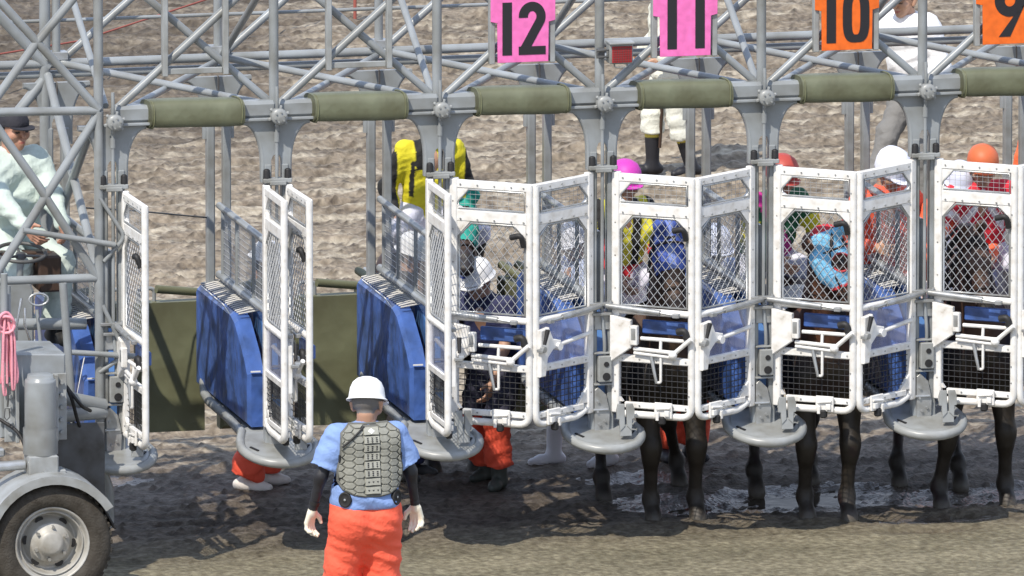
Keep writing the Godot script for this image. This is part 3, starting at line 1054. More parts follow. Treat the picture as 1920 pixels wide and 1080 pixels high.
# ---------------------------------------------------------------- drive end on the left
func build_gate_end() -> void:
	var z := 0.03
	bar("end_post", Vector3(-3.085, 0.62, z), Vector3(-3.085, 2.74, z), 0.029)
	var F := [[[-3.085, 2.75], [-3.80, 3.56]], [[-3.46, 3.17], [-3.12, 3.56]], [[-3.46, 3.17], [-3.80, 2.72]], [[-3.085, 2.745], [-4.6, 2.78]], [[-3.09, 2.72], [-3.80, 1.65]], [[-3.80, 2.81], [-3.45, 2.30]], [[-3.45, 2.30], [-3.10, 1.74]], [[-3.10, 1.735], [-4.6, 1.745]]]
	for q in F:
		bar("end_brace", Vector3(q[0][0], q[0][1], z), Vector3(q[1][0], q[1][1], z), 0.026)
	bar("end_brace", Vector3(-3.05, 2.74, RZ), Vector3(-3.80, 3.56, RZ), 0.034)
	bar("end_brace", Vector3(-3.05, 2.70, RZ), Vector3(-3.85, 1.75, RZ), 0.032)
	bar("end_brace", Vector3(-3.85, 2.72, RZ), Vector3(-3.12, 1.55, RZ), 0.032)
	bar("end_post", Vector3(-3.07, 0.75, RZ), Vector3(-3.07, 3.62, RZ), 0.034)
	bar("end_brace", Vector3(-3.06, 2.70, RZ + 0.04), Vector3(-3.09, 1.78, -0.02), 0.027)
	bar("end_brace", Vector3(-3.09, 2.71, -0.03), Vector3(-3.07, 1.62, RZ + 0.04), 0.027)
	bar("end_brace", Vector3(-3.07, 1.95, RZ + 0.06), Vector3(-4.3, 1.98, RZ + 0.06), 0.028)
	bar("end_brace", Vector3(-3.75, 1.42, -0.3), Vector3(-3.1, 1.40, -0.3), 0.036)
	# lower rails and hand holds
	for q in [[-3.66, 1.72, -3.66, 0.95, 0.022], [-3.32, 1.72, -3.27, 1.0, 0.024], [-3.27, 1.30, -2.88, 1.26, 0.017], [-3.56, 2.05, -3.0, 1.94, 0.018]]:
		bar("rail", Vector3(q[0], q[1], z + 0.06), Vector3(q[2], q[3], z + 0.06), q[4])
	bar("lever", Vector3(-3.46, 1.55, 0.0), Vector3(-3.43, 1.22, 0.02), 0.011)
	bent("handle_loop", rounded([Vector3(-3.085, 2.22, z + 0.02), Vector3(-2.935, 1.985, z + 0.05), Vector3(-3.06, 1.835, z + 0.02)], 0.05), 0.013)
	bent("handle_loop", rounded([Vector3(-3.07, 1.57, z + 0.02), Vector3(-2.935, 1.27, z + 0.05), Vector3(-3.09, 1.165, z + 0.02)], 0.05), 0.014)
	var ring := []
	for i in 16: ring.append(Vector3(-3.47 + cos(TAU * i / 16) * 0.058, 1.63 + sin(TAU * i / 16) * 0.036, z + 0.07))
	var g := Geo.new()
	g.path(ring, 0.007, 6, true)
	put("hook_ring", g, M["galv"], gate)
	for q in [[-3.55, 1.62, -3.58, 1.28], [-3.60, 1.5, -3.56, 1.2], [-3.53, 1.56, -3.50, 1.36]]:
		bent("chain", [Vector3(q[0], q[1], -0.02), Vector3((q[0] + q[2]) / 2 - 0.02, (q[1] + q[3]) / 2, 0), Vector3(q[2], q[3], -0.02)], 0.008, "steel")
	# driver's platform: console, steering wheel
	var dk := part("driver_console", gate, Vector3(-3.50, 0, -0.62))
	g = Geo.new()
	g.poly(PackedVector2Array([Vector2(-0.16, 0.95), Vector2(0.12, 0.95), Vector2(0.12, 1.58), Vector2(0.10, 1.63), Vector2(-0.16, 1.66)]), -0.15, 0.15, Transform3D.IDENTITY, 0.012)
	put("console_case", g, M["gray"], dk)
	g = Geo.new()
	g.box(Vector3(0.24, 1.66, -0.05), Vector3(0.14, 0.22, 0.2), 0.012)
	g.box(Vector3(0.10, 1.74, -0.12), Vector3(0.36, 0.08, 0.10), 0.01)
	put("battery_box", g, M["brown"], dk)
	g = Geo.new()
	g.tube(Vector3(0.06, 1.60, 0), Vector3(0.065, 1.76, 0.02), 0.022)
	put("steering_column", g, M["gray"], dk)
	var sw := Transform3D(Basis(Vector3.RIGHT, 0.22), Vector3(0.065, 1.775, 0.02))
	ring = []
	for i in 24: ring.append(sw * Vector3(cos(TAU * i / 24) * 0.15, 0.02, sin(TAU * i / 24) * 0.15))
	g = Geo.new()
	g.path(ring, 0.012, 8, true)
	for i in 3:
		var a := TAU * i / 3 + 0.5
		g.tube(sw * Vector3.ZERO, sw * Vector3(cos(a) * 0.15, 0.02, sin(a) * 0.15), 0.009, -1, 6)
	g.lathe([Vector2(0.001, 0.02), Vector2(0.03, 0.015), Vector2(0.035, -0.01)], 12, sw)
	put("steering_wheel", g, M["dark_gray"], dk)
	g = Geo.new()
	g.box(Vector3(-0.10, 1.02, -0.55), Vector3(1.2, 0.04, 1.3), 0.006)
	put("platform", g, M["gray_plate"], dk)
	g = Geo.new()
	g.box(Vector3(0.08, 1.55, -0.62), Vector3(0.42, 0.08, 0.36), 0.02)
	g.tube(Vector3(0.08, 1.02, -0.62), Vector3(0.08, 1.52, -0.62), 0.04)
	put("driver_seat", g, M["brown"], dk)
	# steering knuckle housing
	var hs := part("wheel_mount", gate, Vector3(-3.64, 0, 0.96))
	g = Geo.new()
	g.poly(PackedVector2Array([Vector2(-0.21, 0.93), Vector2(0.185, 0.93), Vector2(0.185, 1.42), Vector2(-0.21, 1.44)]), -0.62, -0.16, Transform3D.IDENTITY, 0.008)
	put("housing", g, M["gray"], hs)
	g = Geo.new()
	for s in [-1.0, 1.0]:
		g = Geo.new()
		g.box(Vector3(s * 0.145, 1.11, -0.145), Vector3(0.085, 0.40, 0.022), 0.003)
		g.box(Vector3(s * 0.118, 1.11, -0.115), Vector3(0.022, 0.40, 0.05), 0.003)
		for i in 5:
			g.tube(Vector3(s * 0.155, 0.96 + i * 0.075, -0.134), Vector3(s * 0.155, 0.96 + i * 0.075, -0.112), 0.013, 0.012, 8)
		put("flange", g, M["gray_plate"], hs)
	g = Geo.new()
	g.lathe([Vector2(0.001, 1.34), Vector2(0.075, 1.335), Vector2(0.08, 1.31), Vector2(0.09, 1.305), Vector2(0.094, 1.29), Vector2(0.094, 1.02), Vector2(0.104, 1.015), Vector2(0.104, 0.86), Vector2(0.09, 0.85), Vector2(0.001, 0.85)], 28)
	put("king_pin", g, M["gray"], hs)
	g = Geo.new()
	g.box(Vector3(0.0, 0.74, 0.02), Vector3(0.18, 0.24, 0.16), 0.008)
	g.box(Vector3(0.115, 0.70, 0.02), Vector3(0.05, 0.14, 0.12), 0.006)
	g.tube(Vector3(0.005, 0.77, 0.10), Vector3(0.005, 0.77, 0.112), 0.012, -1, 6)
	put("fork", g, M["gray_plate"], hs)
	g = Geo.new()
	g.tube(Vector3(-0.10, 0.80, 0.02), Vector3(-0.9, 0.77, 0.02), 0.03)
	g.box(Vector3(-0.3, 0.86, -0.1), Vector3(0.2, 0.05, 0.08), 0.01)
	put("steering_arm", g, M["galv"], hs)
	# mudguard over the wheel
	g = Geo.new()
	var c0 := Vector3(-3.61, 0.345, 0)
	var R := 0.405
	for seg in 16:
		var a0 := deg_to_rad(32.0 + 138.0 * seg / 16); var a1 := deg_to_rad(32.0 + 138.0 * (seg + 1) / 16)
		for rr in [R, R + 0.016]:
			var sg := 1.0 if rr > R else -1.0
			var p0: Vector3 = c0 + Vector3(cos(a0), sin(a0), 0) * rr; var p1: Vector3 = c0 + Vector3(cos(a1), sin(a1), 0) * rr
			var nn := Vector3(cos((a0 + a1) / 2), sin((a0 + a1) / 2), 0) * sg
			g.quad(p0 + Vector3(0, 0, 0.82), p1 + Vector3(0, 0, 0.82), p1 + Vector3(0, 0, 1.21), p0 + Vector3(0, 0, 1.21), nn)
		var q0 := c0 + Vector3(cos(a0), sin(a0), 0) * (R - 0.035); var q1 := c0 + Vector3(cos(a1), sin(a1), 0) * (R - 0.035)
		var r0 := c0 + Vector3(cos(a0), sin(a0), 0) * (R + 0.016); var r1 := c0 + Vector3(cos(a1), sin(a1), 0) * (R + 0.016)
		var zf := Vector3(0, 0, 1.21)
		g.quad(q0 + zf, q1 + zf, r1 + zf, r0 + zf, Vector3.BACK)
	put("mudguard", g, M["gray_plate"], gate)
	g = Geo.new()
	g.box(Vector3(-3.27, 0.50, 1.0), Vector3(0.012, 0.18, 0.30), 0.003, Basis(Vector3.BACK, 0.5))
	put("mud_flap", g, M["rubber"], gate)
	g = Geo.new()
	g.box(Vector3(-3.32, 0.62, 0.42), Vector3(0.36, 0.62, 0.02), 0.004)
	put("splash_plate", g, M["dark_gray"], gate)
	bar("lower_tube", Vector3(-3.5, 0.98, 0.45), Vector3(-3.08, 0.93, 0.1), 0.04)
	bar("lower_tube", Vector3(-3.5, 1.10, 0.3), Vector3(-3.08, 0.97, 0.1), 0.045)
	bent("leg_loop", rounded([Vector3(-3.12, 0.72, 0.03), Vector3(-3.03, 0.45, 0.05), Vector3(-3.03, 0.22, 0.05), Vector3(-3.13, 0.22, 0.05), Vector3(-3.13, 0.5, 0.05)], 0.04), 0.026)
	for q in [[[-3.45, 1.30, 0.42], [-3.36, 1.12, 0.5], [-3.30, 0.92, 0.44], [-3.22, 0.80, 0.3]], [[-3.42, 1.22, 0.45], [-3.30, 1.05, 0.52], [-3.20, 0.98, 0.3]], [[-3.86, 1.05, 0.82], [-3.75, 0.98, 0.90], [-3.72, 0.86, 0.95]]]:
		var hp := []
		for p in q: hp.append(Vector3(p[0], p[1], p[2]))
		bent("hose", rounded(hp, 0.07), 0.011, "rubber")
	bent("white_cord", [Vector3(-3.30, 1.27, 0.10), Vector3(-3.24, 1.02, 0.08), Vector3(-3.19, 1.27, 0.09)], 0.004, "white")
	# the road wheel
	var wh := part("wheel", gate, Vector3(-3.61, 0.345, 1.05))
	var xf := Transform3D(Basis(Vector3.RIGHT, PI / 2), Vector3.ZERO)
	g = Geo.new()
	g.lathe([Vector2(0.215, 0.08), Vector2(0.235, 0.115), Vector2(0.29, 0.125), Vector2(0.335, 0.112), Vector2(0.356, 0.085), Vector2(0.366, 0.05), Vector2(0.366, -0.05), Vector2(0.350, -0.10), Vector2(0.24, -0.12)], 48, xf)
	for i in 44:
		var a := TAU * i / 44
		g.box(Vector3(cos(a) * 0.357, sin(a) * 0.357, 0.065), Vector3(0.02, 0.03, 0.05), 0.004, Basis(Vector3.BACK, a))
		g.box(Vector3(cos(a + 0.07) * 0.362, sin(a + 0.07) * 0.362, -0.02), Vector3(0.02, 0.03, 0.06), 0.004, Basis(Vector3.BACK, a + 0.07))
	put("tyre", g, M["tyre"], wh)
	g = Geo.new()
	g.lathe([Vector2(0.225, 0.085), Vector2(0.228, 0.10), Vector2(0.222, 0.106), Vector2(0.212, 0.10), Vector2(0.206, 0.08), Vector2(0.198, 0.06), Vector2(0.192, 0.075), Vector2(0.185, 0.07), Vector2(0.178, 0.02), Vector2(0.17, -0.02), Vector2(0.15, -0.015), Vector2(0.12, 0.03), Vector2(0.115, 0.045), Vector2(0.08, 0.05), Vector2(0.074, 0.075), Vector2(0.05, 0.085), Vector2(0.001, 0.088)], 40, xf)
	put("rim", g, mat("rim_metal", Color(0.50, 0.50, 0.48), 0.5, "dirt", 2.0, "", 0.0, 0.1), wh)
	g = Geo.new()
	for i in 6:
		var a := TAU * i / 6 + 0.4
		g = Geo.new()
		g.tube(Vector3(cos(a) * 0.098, sin(a) * 0.098, 0.045), Vector3(cos(a) * 0.098, sin(a) * 0.098, 0.075), 0.012, 0.010, 6)
		put("wheel_nut", g, M["steel"], wh)
	for i in 6:
		var a := TAU * i / 6 + 0.95
		g = Geo.new()
		g.lathe([Vector2(0.022, 0.004), Vector2(0.001, 0.0045)], 14, Transform3D(Basis(Vector3.BACK, a) * Basis(Vector3.UP, 0.0) * Basis(Vector3.BACK, -0.0) * Basis(Vector3.RIGHT, PI / 2), Vector3(cos(a) * 0.146, sin(a) * 0.146, -0.002)), 0.8, 1.25)
		put("vent_hole", g, M["rubber"], wh)
	# thin line and wires across the first stall, red warning lamp
	bent("guide_line", [Vector3(-2.95, 1.98, -1.0), Vector3(-2.6, 1.90, -1.3), Vector3(-2.05, 1.78, RZ)], 0.005, "dark_gray")
	var lp := part("warning_lamp", gate, Vector3(0.095, 2.985, 0.08))
	g = Geo.new()
	g.box(Vector3(0, 0.0, 0), Vector3(0.145, 0.125, 0.09), 0.006)
	g.box(Vector3(0, 0.066, 0.012), Vector3(0.155, 0.012, 0.12), 0.003)
	g.path(rounded([Vector3(-0.04, -0.062, 0.03), Vector3(-0.04, -0.085, 0.03), Vector3(0.04, -0.085, 0.03), Vector3(0.04, -0.062, 0.03)], 0.02), 0.005, 6)
	put("lamp_housing", g, M["gray_plate"], lp)
	g = Geo.new()
	g.box(Vector3(0.004, -0.004, 0.046), Vector3(0.122, 0.10, 0.006), 0.002)
	put("red_lens", g, M["red_lens"], lp)
	g = Geo.new()
	wire_grid(g, 1.0, -0.057, 0.065, -0.054, 0.046, 0.0155, 0.0010, 0.052)
	put("lamp_guard", g, M["dark_gray"], lp)
	g = Geo.new()
	g.box(Vector3(-0.115, 0.0, -0.01), Vector3(0.04, 0.06, 0.06), 0.005)
	for y in [-0.02, 0.02]: g.path([Vector3(-0.15, y, 0.03), Vector3(-0.09, y + 0.004, 0.035), Vector3(-0.05, y, 0.02)], 0.006, 6)
	put("lamp_clamp", g, M["dark_gray"], lp)
	# holders for the number boards
	for i in 6:
		var h := part("board_holder", gate, Vector3(i - 2.5, 0, 0.045))
		g = Geo.new()
		for s in [-1.0, 1.0]:
			g.box(Vector3(s * 0.185, 3.30, 0.0), Vector3(0.034, 0.72, 0.05), 0.004)
		g.box(Vector3(0, 2.965, -0.012), Vector3(0.336, 0.034, 0.022), 0.003)
		g.box(Vector3(0, 3.63, -0.012), Vector3(0.336, 0.03, 0.022), 0.003)
		put("holder_frame", g, M["gray_plate"], h)
	# a rope tied to the rail is a thing of its own
	var rope := thing("rope", "pink rope tied in a hank on the rail beside the wheel", "rope", "", Vector3(-3.835, 1.66, 0.90))
	g = Geo.new()
	for q in [[-0.045, -0.012, 0.40], [-0.02, 0.012, 0.47], [0.005, -0.008, 0.36], [0.03, 0.01, 0.44], [0.05, 0.0, 0.40]]:
		g.path(rounded([Vector3(q[0] * 0.25, 0.02, q[1]), Vector3(q[0], -0.10, q[1] + 0.02), Vector3(q[0] * 1.1, -q[2] + 0.06, q[1] + 0.01), Vector3(q[0] * 1.0 + 0.012, -q[2], q[1]), Vector3(q[0] + 0.025, -q[2] + 0.06, q[1]), Vector3(q[0] * 0.5 + 0.01, -0.08, q[1])], 0.04), 0.0085, 7)
	put("hank", g, M["pink_rope"], rope)
	g = Geo.new()
	var kn := []
	for i in 30:
		var a := TAU * i / 15.0
		kn.append(Vector3(cos(a) * (0.045 + 0.008 * sin(a * 1.5)), -0.035 + sin(a) * 0.055 + 0.004 * i / 3.0, 0.02 + 0.016 * sin(a * 1.5)))
	g.path(kn, 0.010, 7)
	put("knot", g, M["pink_rope"], rope)
	bar("rope_post", Vector3(-3.835, 1.40, 0.86), Vector3(-3.835, 1.93, 0.86), 0.021)
	bar("rope_post", Vector3(-3.80, 1.40, 0.82), Vector3(-3.80, 1.80, 0.82), 0.014)
	g = Geo.new()
	g.path(rounded([Vector3(0.0, -0.38, 0.02), Vector3(0.01, -0.46, 0.02), Vector3(0.005, -0.52, 0.02)], 0.02), 0.006, 6)
	g.path([Vector3(-0.01, -0.53, 0.02), Vector3(0.015, -0.53, 0.02), Vector3(0.018, -0.58, 0.02), Vector3(0.0, -0.60, 0.02), Vector3(-0.015, -0.58, 0.02)], 0.004, 5, true)
	put("snap_hook", g, M["dark_gray"], rope)
	# red tape far up the track
	var tape := thing("marker_tape", "thin red tape strung low across the far side of the track", "tape", "", Vector3(0, 0, 0))
	g = Geo.new()
	g.path([Vector3(-0.9, 0.30, -16.5), Vector3(0.4, 0.33, -17.2), Vector3(1.6, 0.36, -18.6), Vector3(2.9, 0.40, -19.6)], 0.007, 5)
	put("tape_line", g, M["rope_red"], tape)
	for p in [Vector3(-0.9, 0.0, -16.5), Vector3(2.9, 0.0, -19.6)]:
		g = Geo.new()
		g.tube(p, p + Vector3(0, 0.42, 0), 0.012)
		put("stake", g, M["rope_red"], tape)

# ---------------------------------------------------------------- number boards
func strip(pts: PackedVector2Array, w: float) -> Array:
	return Geometry2D.offset_polyline(pts, w * 0.5, Geometry2D.JOIN_ROUND, Geometry2D.END_BUTT)

func arc2(c: Vector2, rx: float, ry: float, a0: float, a1: float, n := 14) -> PackedVector2Array:
	var o := PackedVector2Array()
	for i in n + 1:
		var a := deg_to_rad(lerpf(a0, a1, float(i) / n))
		o.push_back(c + Vector2(cos(a) * rx, sin(a) * ry))
	return o

func digit(g: Geo, ch: String, x: float, w: float, h: float, st: float) -> void:
	# built in a cell from (x, 0) to (x + w, h)
	var polys := []
	if ch == "1":
		polys.append(PackedVector2Array([Vector2(x, 0), Vector2(x + w, 0), Vector2(x + w, h), Vector2(x, h)]))
	elif ch == "2":
		var r := w * 0.5 - st * 0.5
		var p := arc2(Vector2(x + w * 0.5, h - r * 1.12 - st * 0.5), r, r * 1.12, 186.0, -32.0, 18)
		p.push_back(Vector2(x + st * 0.62, st * 0.55)); p.push_back(Vector2(x + st * 0.62, st * 0.5))
		polys.append_array(strip(p, st))
		polys.append(PackedVector2Array([Vector2(x, 0), Vector2(x + w, 0), Vector2(x + w, st * 0.9), Vector2(x, st * 0.9)]))
	elif ch == "0":
		var rx := w * 0.5; var n := 40
		for i in n:
			var a0 := TAU * i / n; var a1 := TAU * (i + 1) / n
			var q := PackedVector2Array()
			for e in [[a0, 1.0], [a1, 1.0], [a1, 0.0], [a0, 0.0]]:
				var k: float = e[1]
				var ex := pow(absf(cos(e[0])), 0.62) * signf(cos(e[0])); var ey := pow(absf(sin(e[0])), 0.62) * signf(sin(e[0]))
				q.push_back(Vector2(x + rx + ex * (rx - st * (1.0 - k)), h * 0.5 + ey * (h * 0.5 - st * 0.85 * (1.0 - k))))
			polys.append(q)
	elif ch == "9":
		var rx := w * 0.5; var ry := h * 0.31; var n := 36
		for i in n:
			var a0 := TAU * i / n; var a1 := TAU * (i + 1) / n
			var q := PackedVector2Array()
			for e in [[a0, 1.0], [a1, 1.0], [a1, 0.0], [a0, 0.0]]:
				var k: float = e[1]
				q.push_back(Vector2(x + rx + cos(e[0]) * (rx - st * (1.0 - k)), h - ry + sin(e[0]) * (ry - st * (1.0 - k))))
			polys.append(q)
		polys.append(PackedVector2Array([Vector2(x + w * 0.14, 0), Vector2(x + w * 0.14 + st * 1.15, 0), Vector2(x + w * 0.985, h * 0.60), Vector2(x + w * 0.80, h * 0.52), Vector2(x + w * 0.64, h * 0.40)]))
	for i in polys.size():
		var pp: PackedVector2Array = polys[i]
		if Geometry2D.triangulate_polygon(pp).size() > 0:
			g.poly(pp, -0.001, 0.0012 + 0.0004 * (i % 3))

func build_boards() -> void:
	var data := [[2, "12", "pink_board", "pink board with black number 12 above the third stall", 3.20], [3, "11", "pink_board", "pink board with black number 11 beside the red lamp", 3.20], [4, "10", "orange_board", "orange board with black number 10", 3.20], [5, "9", "orange_board", "orange board with black number 9 cut off at right", 3.20]]
	for d in data:
		var b := thing("number_board", d[3], "number board", "numbered boards on the gate", Vector3(d[0] - 2.5, 2.95, 0.0745), 0.0)
		var g := Geo.new()
		g.poly(PackedVector2Array([Vector2(-0.155, 0.0), Vector2(0.155, 0.0), Vector2(0.158, 0.24), Vector2(0.198, 0.25), Vector2(0.198, 0.56), Vector2(-0.198, 0.56), Vector2(-0.198, 0.25), Vector2(-0.158, 0.24)]), 0.0, 0.012, Transform3D.IDENTITY, 0.002)
		put("panel", g, M[d[2]], b)
		g = Geo.new()
		var s: String = d[1]
		if s == "9":
			digit(g, "9", -0.085, 0.19, 0.32, 0.062)
		elif s == "11":
			digit(g, "1", -0.112, 0.058, 0.32, 0.058); digit(g, "1", 0.06, 0.058, 0.32, 0.058)
		else:
			digit(g, "1", -0.128, 0.058, 0.32, 0.058); digit(g, s[1], -0.028, 0.165, 0.32, 0.056)
		var o := put("numeral", g, M["ink"], b)
		o.position = Vector3(0, 0.045, 0.0135)

# ---------------------------------------------------------------- horses
func ik(a: Vector3, c: Vector3, l1: float, l2: float, pole: Vector3) -> Vector3:
	var d := c - a
	var L := clampf(d.length(), absf(l1 - l2) + 0.001, l1 + l2 - 0.001)
	var n := d.normalized()
	var x := (l1 * l1 - l2 * l2 + L * L) / (2.0 * L)
	var h := sqrt(maxf(0.0, l1 * l1 - x * x))
	var p := (pole - n * pole.dot(n)).normalized()
	return a + n * x + p * h

# a thoroughbred looking along +z; feet, poll and nose are given in its own axes (full size)
func horse(o: Dictionary) -> Node3D:
	var root := thing("horse", o.label, "horse", "horses in the starting stalls", o.pos, o.get("yaw", 0.0))
	root.scale = Vector3.ONE * 0.88
	var coat: Color = o.coat; var dark: Color = o.get("dark", Color(0.012, 0.010, 0.009))
	var B := []
	B.append([Vector3(0, 1.10, 0.30), Vector3(0, 1.14, -0.45), 0.29, 0.28])
	B.append([Vector3(0, 1.38, 0.26), Vector3(0, 1.33, -0.30), 0.13, 0.16])
	B.append([Vector3(0, 1.33, -0.30), Vector3(0, 1.38, -0.60), 0.16, 0.17])
	B.append([Vector3(0, 1.38, -0.60), Vector3(0, 1.22, -0.86), 0.17, 0.12])
	for s in [-1.0, 1.0]:
		B.append([Vector3(s * 0.10, 1.12, 0.46), Vector3(s * 0.12, 1.0, 0.42), 0.17, 0.15])
		B.append([Vector3(s * 0.13, 1.36, 0.28), Vector3(s * 0.17, 1.05, 0.52), 0.11, 0.11])
		B.append([Vector3(s * 0.13, 1.28, -0.62), Vector3(s * 0.14, 1.05, -0.66), 0.19, 0.17])
	var F: Array = o.feet
	for i in 4:
		var f: Vector3 = F[i]
		var s := signf(f.x) if absf(f.x) > 0.01 else 1.0
		if i == 0: s = -1.0
		if i == 1: s = 1.0
		if i == 2: s = -1.0
		if i == 3: s = 1.0
		if i < 2:
			var el := Vector3(s * 0.165, 0.98, 0.40)
			var fet := f + Vector3(0, 0.17, -0.05)
			var kn := ik(el, fet, 0.47, 0.36, Vector3(0, 0, 1))
			B.append([el, kn + Vector3(0, 0.05, 0), 0.115, 0.062])
			B.append([kn + Vector3(0, 0.04, 0.008), kn - Vector3(0, 0.04, 0), 0.064, 0.055])
			B.append([kn, fet, 0.045, 0.038])
			B.append([kn + Vector3(0, -0.05, -0.02), fet + Vector3(0, 0, -0.02), 0.026, 0.026])
			B.append([fet + Vector3(0, 0.01, -0.005), fet - Vector3(0, 0.012, 0.01), 0.045, 0.042])
			B.append([fet, f + Vector3(0, 0.07, 0.02), 0.036, 0.044])
			B.append([f + Vector3(0, 0.065, 0.015), f + Vector3(0, 0.02, 0.035), 0.048, 0.06])
		else:
			var st := Vector3(s * 0.15, 0.95, -0.50)
			var fet := f + Vector3(0, 0.18, -0.05)
			var hk := ik(st, fet, 0.52, 0.38, Vector3(0, 0, -1))
			B.append([Vector3(s * 0.14, 1.1, -0.62), st, 0.17, 0.13])
			B.append([st, hk, 0.115, 0.052])
			B.append([hk + Vector3(0, 0.03, -0.03), hk - Vector3(0, 0.04, 0), 0.045, 0.048])
			B.append([hk, fet, 0.044, 0.037])
			B.append([fet + Vector3(0, 0.01, 0), fet - Vector3(0, 0.012, 0.008), 0.047, 0.044])
			B.append([fet, f + Vector3(0, 0.07, 0.02), 0.037, 0.044])
			B.append([f + Vector3(0, 0.065, 0.015), f + Vector3(0, 0.02, 0.035), 0.048, 0.06])
	var poll: Vector3 = o.poll; var nose: Vector3 = o.nose
	var nb := Vector3(0, 1.18, 0.48); var nt := Vector3(0, 1.40, 0.34)
	var mid := (nb + nt) * 0.5
	var fw := (nose - poll).normalized()
	var up := (poll - mid).normalized()
	if o.has("up_hint"): up = o.up_hint
	var side := fw.cross(up).normalized()
	if side.length() < 0.1: side = Vector3.RIGHT
	up = side.cross(fw).normalized()
	var back := up
	B.append([nb, poll - up * 0.05 - fw * -0.03, o.get("neck_r", 0.17), 0.085])
	B.append([Vector3(0, 1.28, 0.46), (nb + poll) * 0.5 - up * 0.04, o.get("neck_r", 0.17), 0.13])
	B.append([nt, poll - fw * 0.03 - up * 0.02, 0.13, 0.07])
	var HB := head_bones(poll, fw, up, side)
	var body_col := func(p: Vector3) -> Color:
		var k := fold.get_noise_3d(p.x * 0.5, p.y * 0.5, p.z * 0.5)
		var cc: Color = coat * (1.0 + k * 0.35)
		var low := smoothstep(1.50, 1.08, p.y) if p.distance_to(poll) > 0.75 else 0.0  # black legs, plus the stall's shade on chest and belly painted into the coat
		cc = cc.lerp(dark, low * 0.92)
		var t := (p - poll).dot(fw)
		if t > 0.40 and p.distance_to(nose) < 0.22: cc = cc.lerp(dark, smoothstep(0.38, 0.52, t) * 0.9)
		for s in [-1.0, 1.0]:
			var eye: Vector3 = poll + fw * 0.19 + side * s * 0.085 + up * 0.045
			if p.distance_to(eye) < 0.026: cc = Color(0.006, 0.005, 0.005)
			var nos: Vector3 = poll + fw * 0.555 + side * s * 0.040 + up * 0.03
			if p.distance_to(nos) < 0.022: cc = Color(0.01, 0.006, 0.006)
		if o.get("blaze", false) and absf((p - poll).dot(side)) < 0.022 and (p - poll).dot(up) > 0.03 and t > 0.1 and t < 0.5: cc = Color(0.5, 0.47, 0.44)
		if p.y < 0.10 and p.distance_to(poll) > 0.5: cc = cc.lerp(Color(0.10, 0.088, 0.07), smoothstep(0.12, 0.0, p.y))
		cc.a = 1.0
		return cc
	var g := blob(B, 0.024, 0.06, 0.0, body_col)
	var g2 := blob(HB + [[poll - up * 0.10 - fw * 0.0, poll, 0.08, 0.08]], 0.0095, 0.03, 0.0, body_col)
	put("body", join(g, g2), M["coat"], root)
	# mane along the crest, forelock
	var mg := Geo.new()
	mg.col = dark
	for i in 26:
		var t := float(i) / 25.0
		var base := nt.lerp(poll + up * 0.04, t) + (poll - nt).normalized().cross(side).normalized() * 0.0 + (up * 0.4 - fw * 0.6).normalized() * lerpf(0.12, 0.05, t)
		var sd: Vector3 = side * (0.05 + 0.03 * sin(i * 2.3)) * o.get("mane", 1.0)
		mg.path([base, base + sd * 0.8 + Vector3(0, 0.01, 0), base + sd * 1.5 - Vector3(0, 0.07, 0), base + sd * 1.6 - Vector3(0, 0.14, 0)], 0.013, 5)
	for i in 5:
		mg.path([poll + up * 0.06 + side * (i - 2) * 0.012, poll + up * 0.10 + fw * 0.05 + side * (i - 2) * 0.014, poll + up * 0.075 + fw * 0.16 + side * (i - 2) * 0.02], 0.009, 5)
	put("mane", mg, M["coat"], root)
	mg = Geo.new()
	mg.col = dark
	for i in 12:
		var a := TAU * i / 12
		mg.path([Vector3(0, 1.30, -0.93), Vector3(cos(a) * 0.03, 1.22, -1.04), Vector3(cos(a) * 0.055, 0.95, -1.06 + sin(a) * 0.04), Vector3(cos(a) * 0.04, 0.55, -1.0 + sin(a) * 0.03)], 0.024, 5)
	put("tail", mg, M["coat"], root)
	for s in [-1.0, 1.0]:
		var eg := Geo.new()
		eg.ball(poll + fw * 0.19 + side * s * 0.083 + up * 0.045, 0.021, 10)
		put("eye", eg, M["ink"], root)
	if o.has("hood"):
		var hc: Callable = o.hood
		var HH := []
		for b in HB: HH.append([b[0], b[1], b[2] + 0.010, b[3] + 0.010])
		HH.append([poll - up * o.get("throat", 0.14), poll, 0.10, 0.093])
		var keep := func(p: Vector3) -> bool:
			var t: float = (p - poll).dot(fw)
			if t > o.get("hood_to", 0.36): return false
			for s in [-1.0, 1.0]:
				var eye: Vector3 = poll + fw * 0.19 + side * s * 0.095 + up * 0.045
				if p.distance_to(eye) < o.get("eye_hole", 0.05): return false
			return true
		var hcol := func(p: Vector3) -> Color:
			var q := p - poll
			return hc.call(q.dot(fw), q.dot(up), q.dot(side))
		put("hood", blob(HH, 0.0095, 0.03, 0.0, hcol, keep), M["cloth_v"], root)
		for s in [-1.0, 1.0]:
			var rg := Geo.new()
			rg.col = o.get("rim_col", Color(0.5, 0.03, 0.04))
			var pts := []
			var c: Vector3 = poll + fw * 0.19 + side * s * 0.098 + up * 0.045
			for i in 18:
				var a := TAU * i / 18
				pts.append(c + (fw * cos(a) + up * sin(a)) * (o.get("eye_hole", 0.05) + 0.002) - side * s * 0.012 * absf(sin(a)))
			rg.path(pts, 0.0085, 6, true)
			put("hood_rim", rg, M["cloth_v"], root)
	# bridle
	var br := Geo.new()
	br.col = o.get("strap", Color(0.025, 0.015, 0.01))
	for tt in [[0.40, 0.083], [0.09, 0.118]]:
		var pts := []
		for i in 18:
			var a := TAU * i / 18
			pts.append(poll + fw * tt[0] + side * cos(a) * tt[1] * 0.86 + up * (sin(a) * tt[1] * 1.12 - 0.012))
		br.path(pts, 0.008, 5, true)
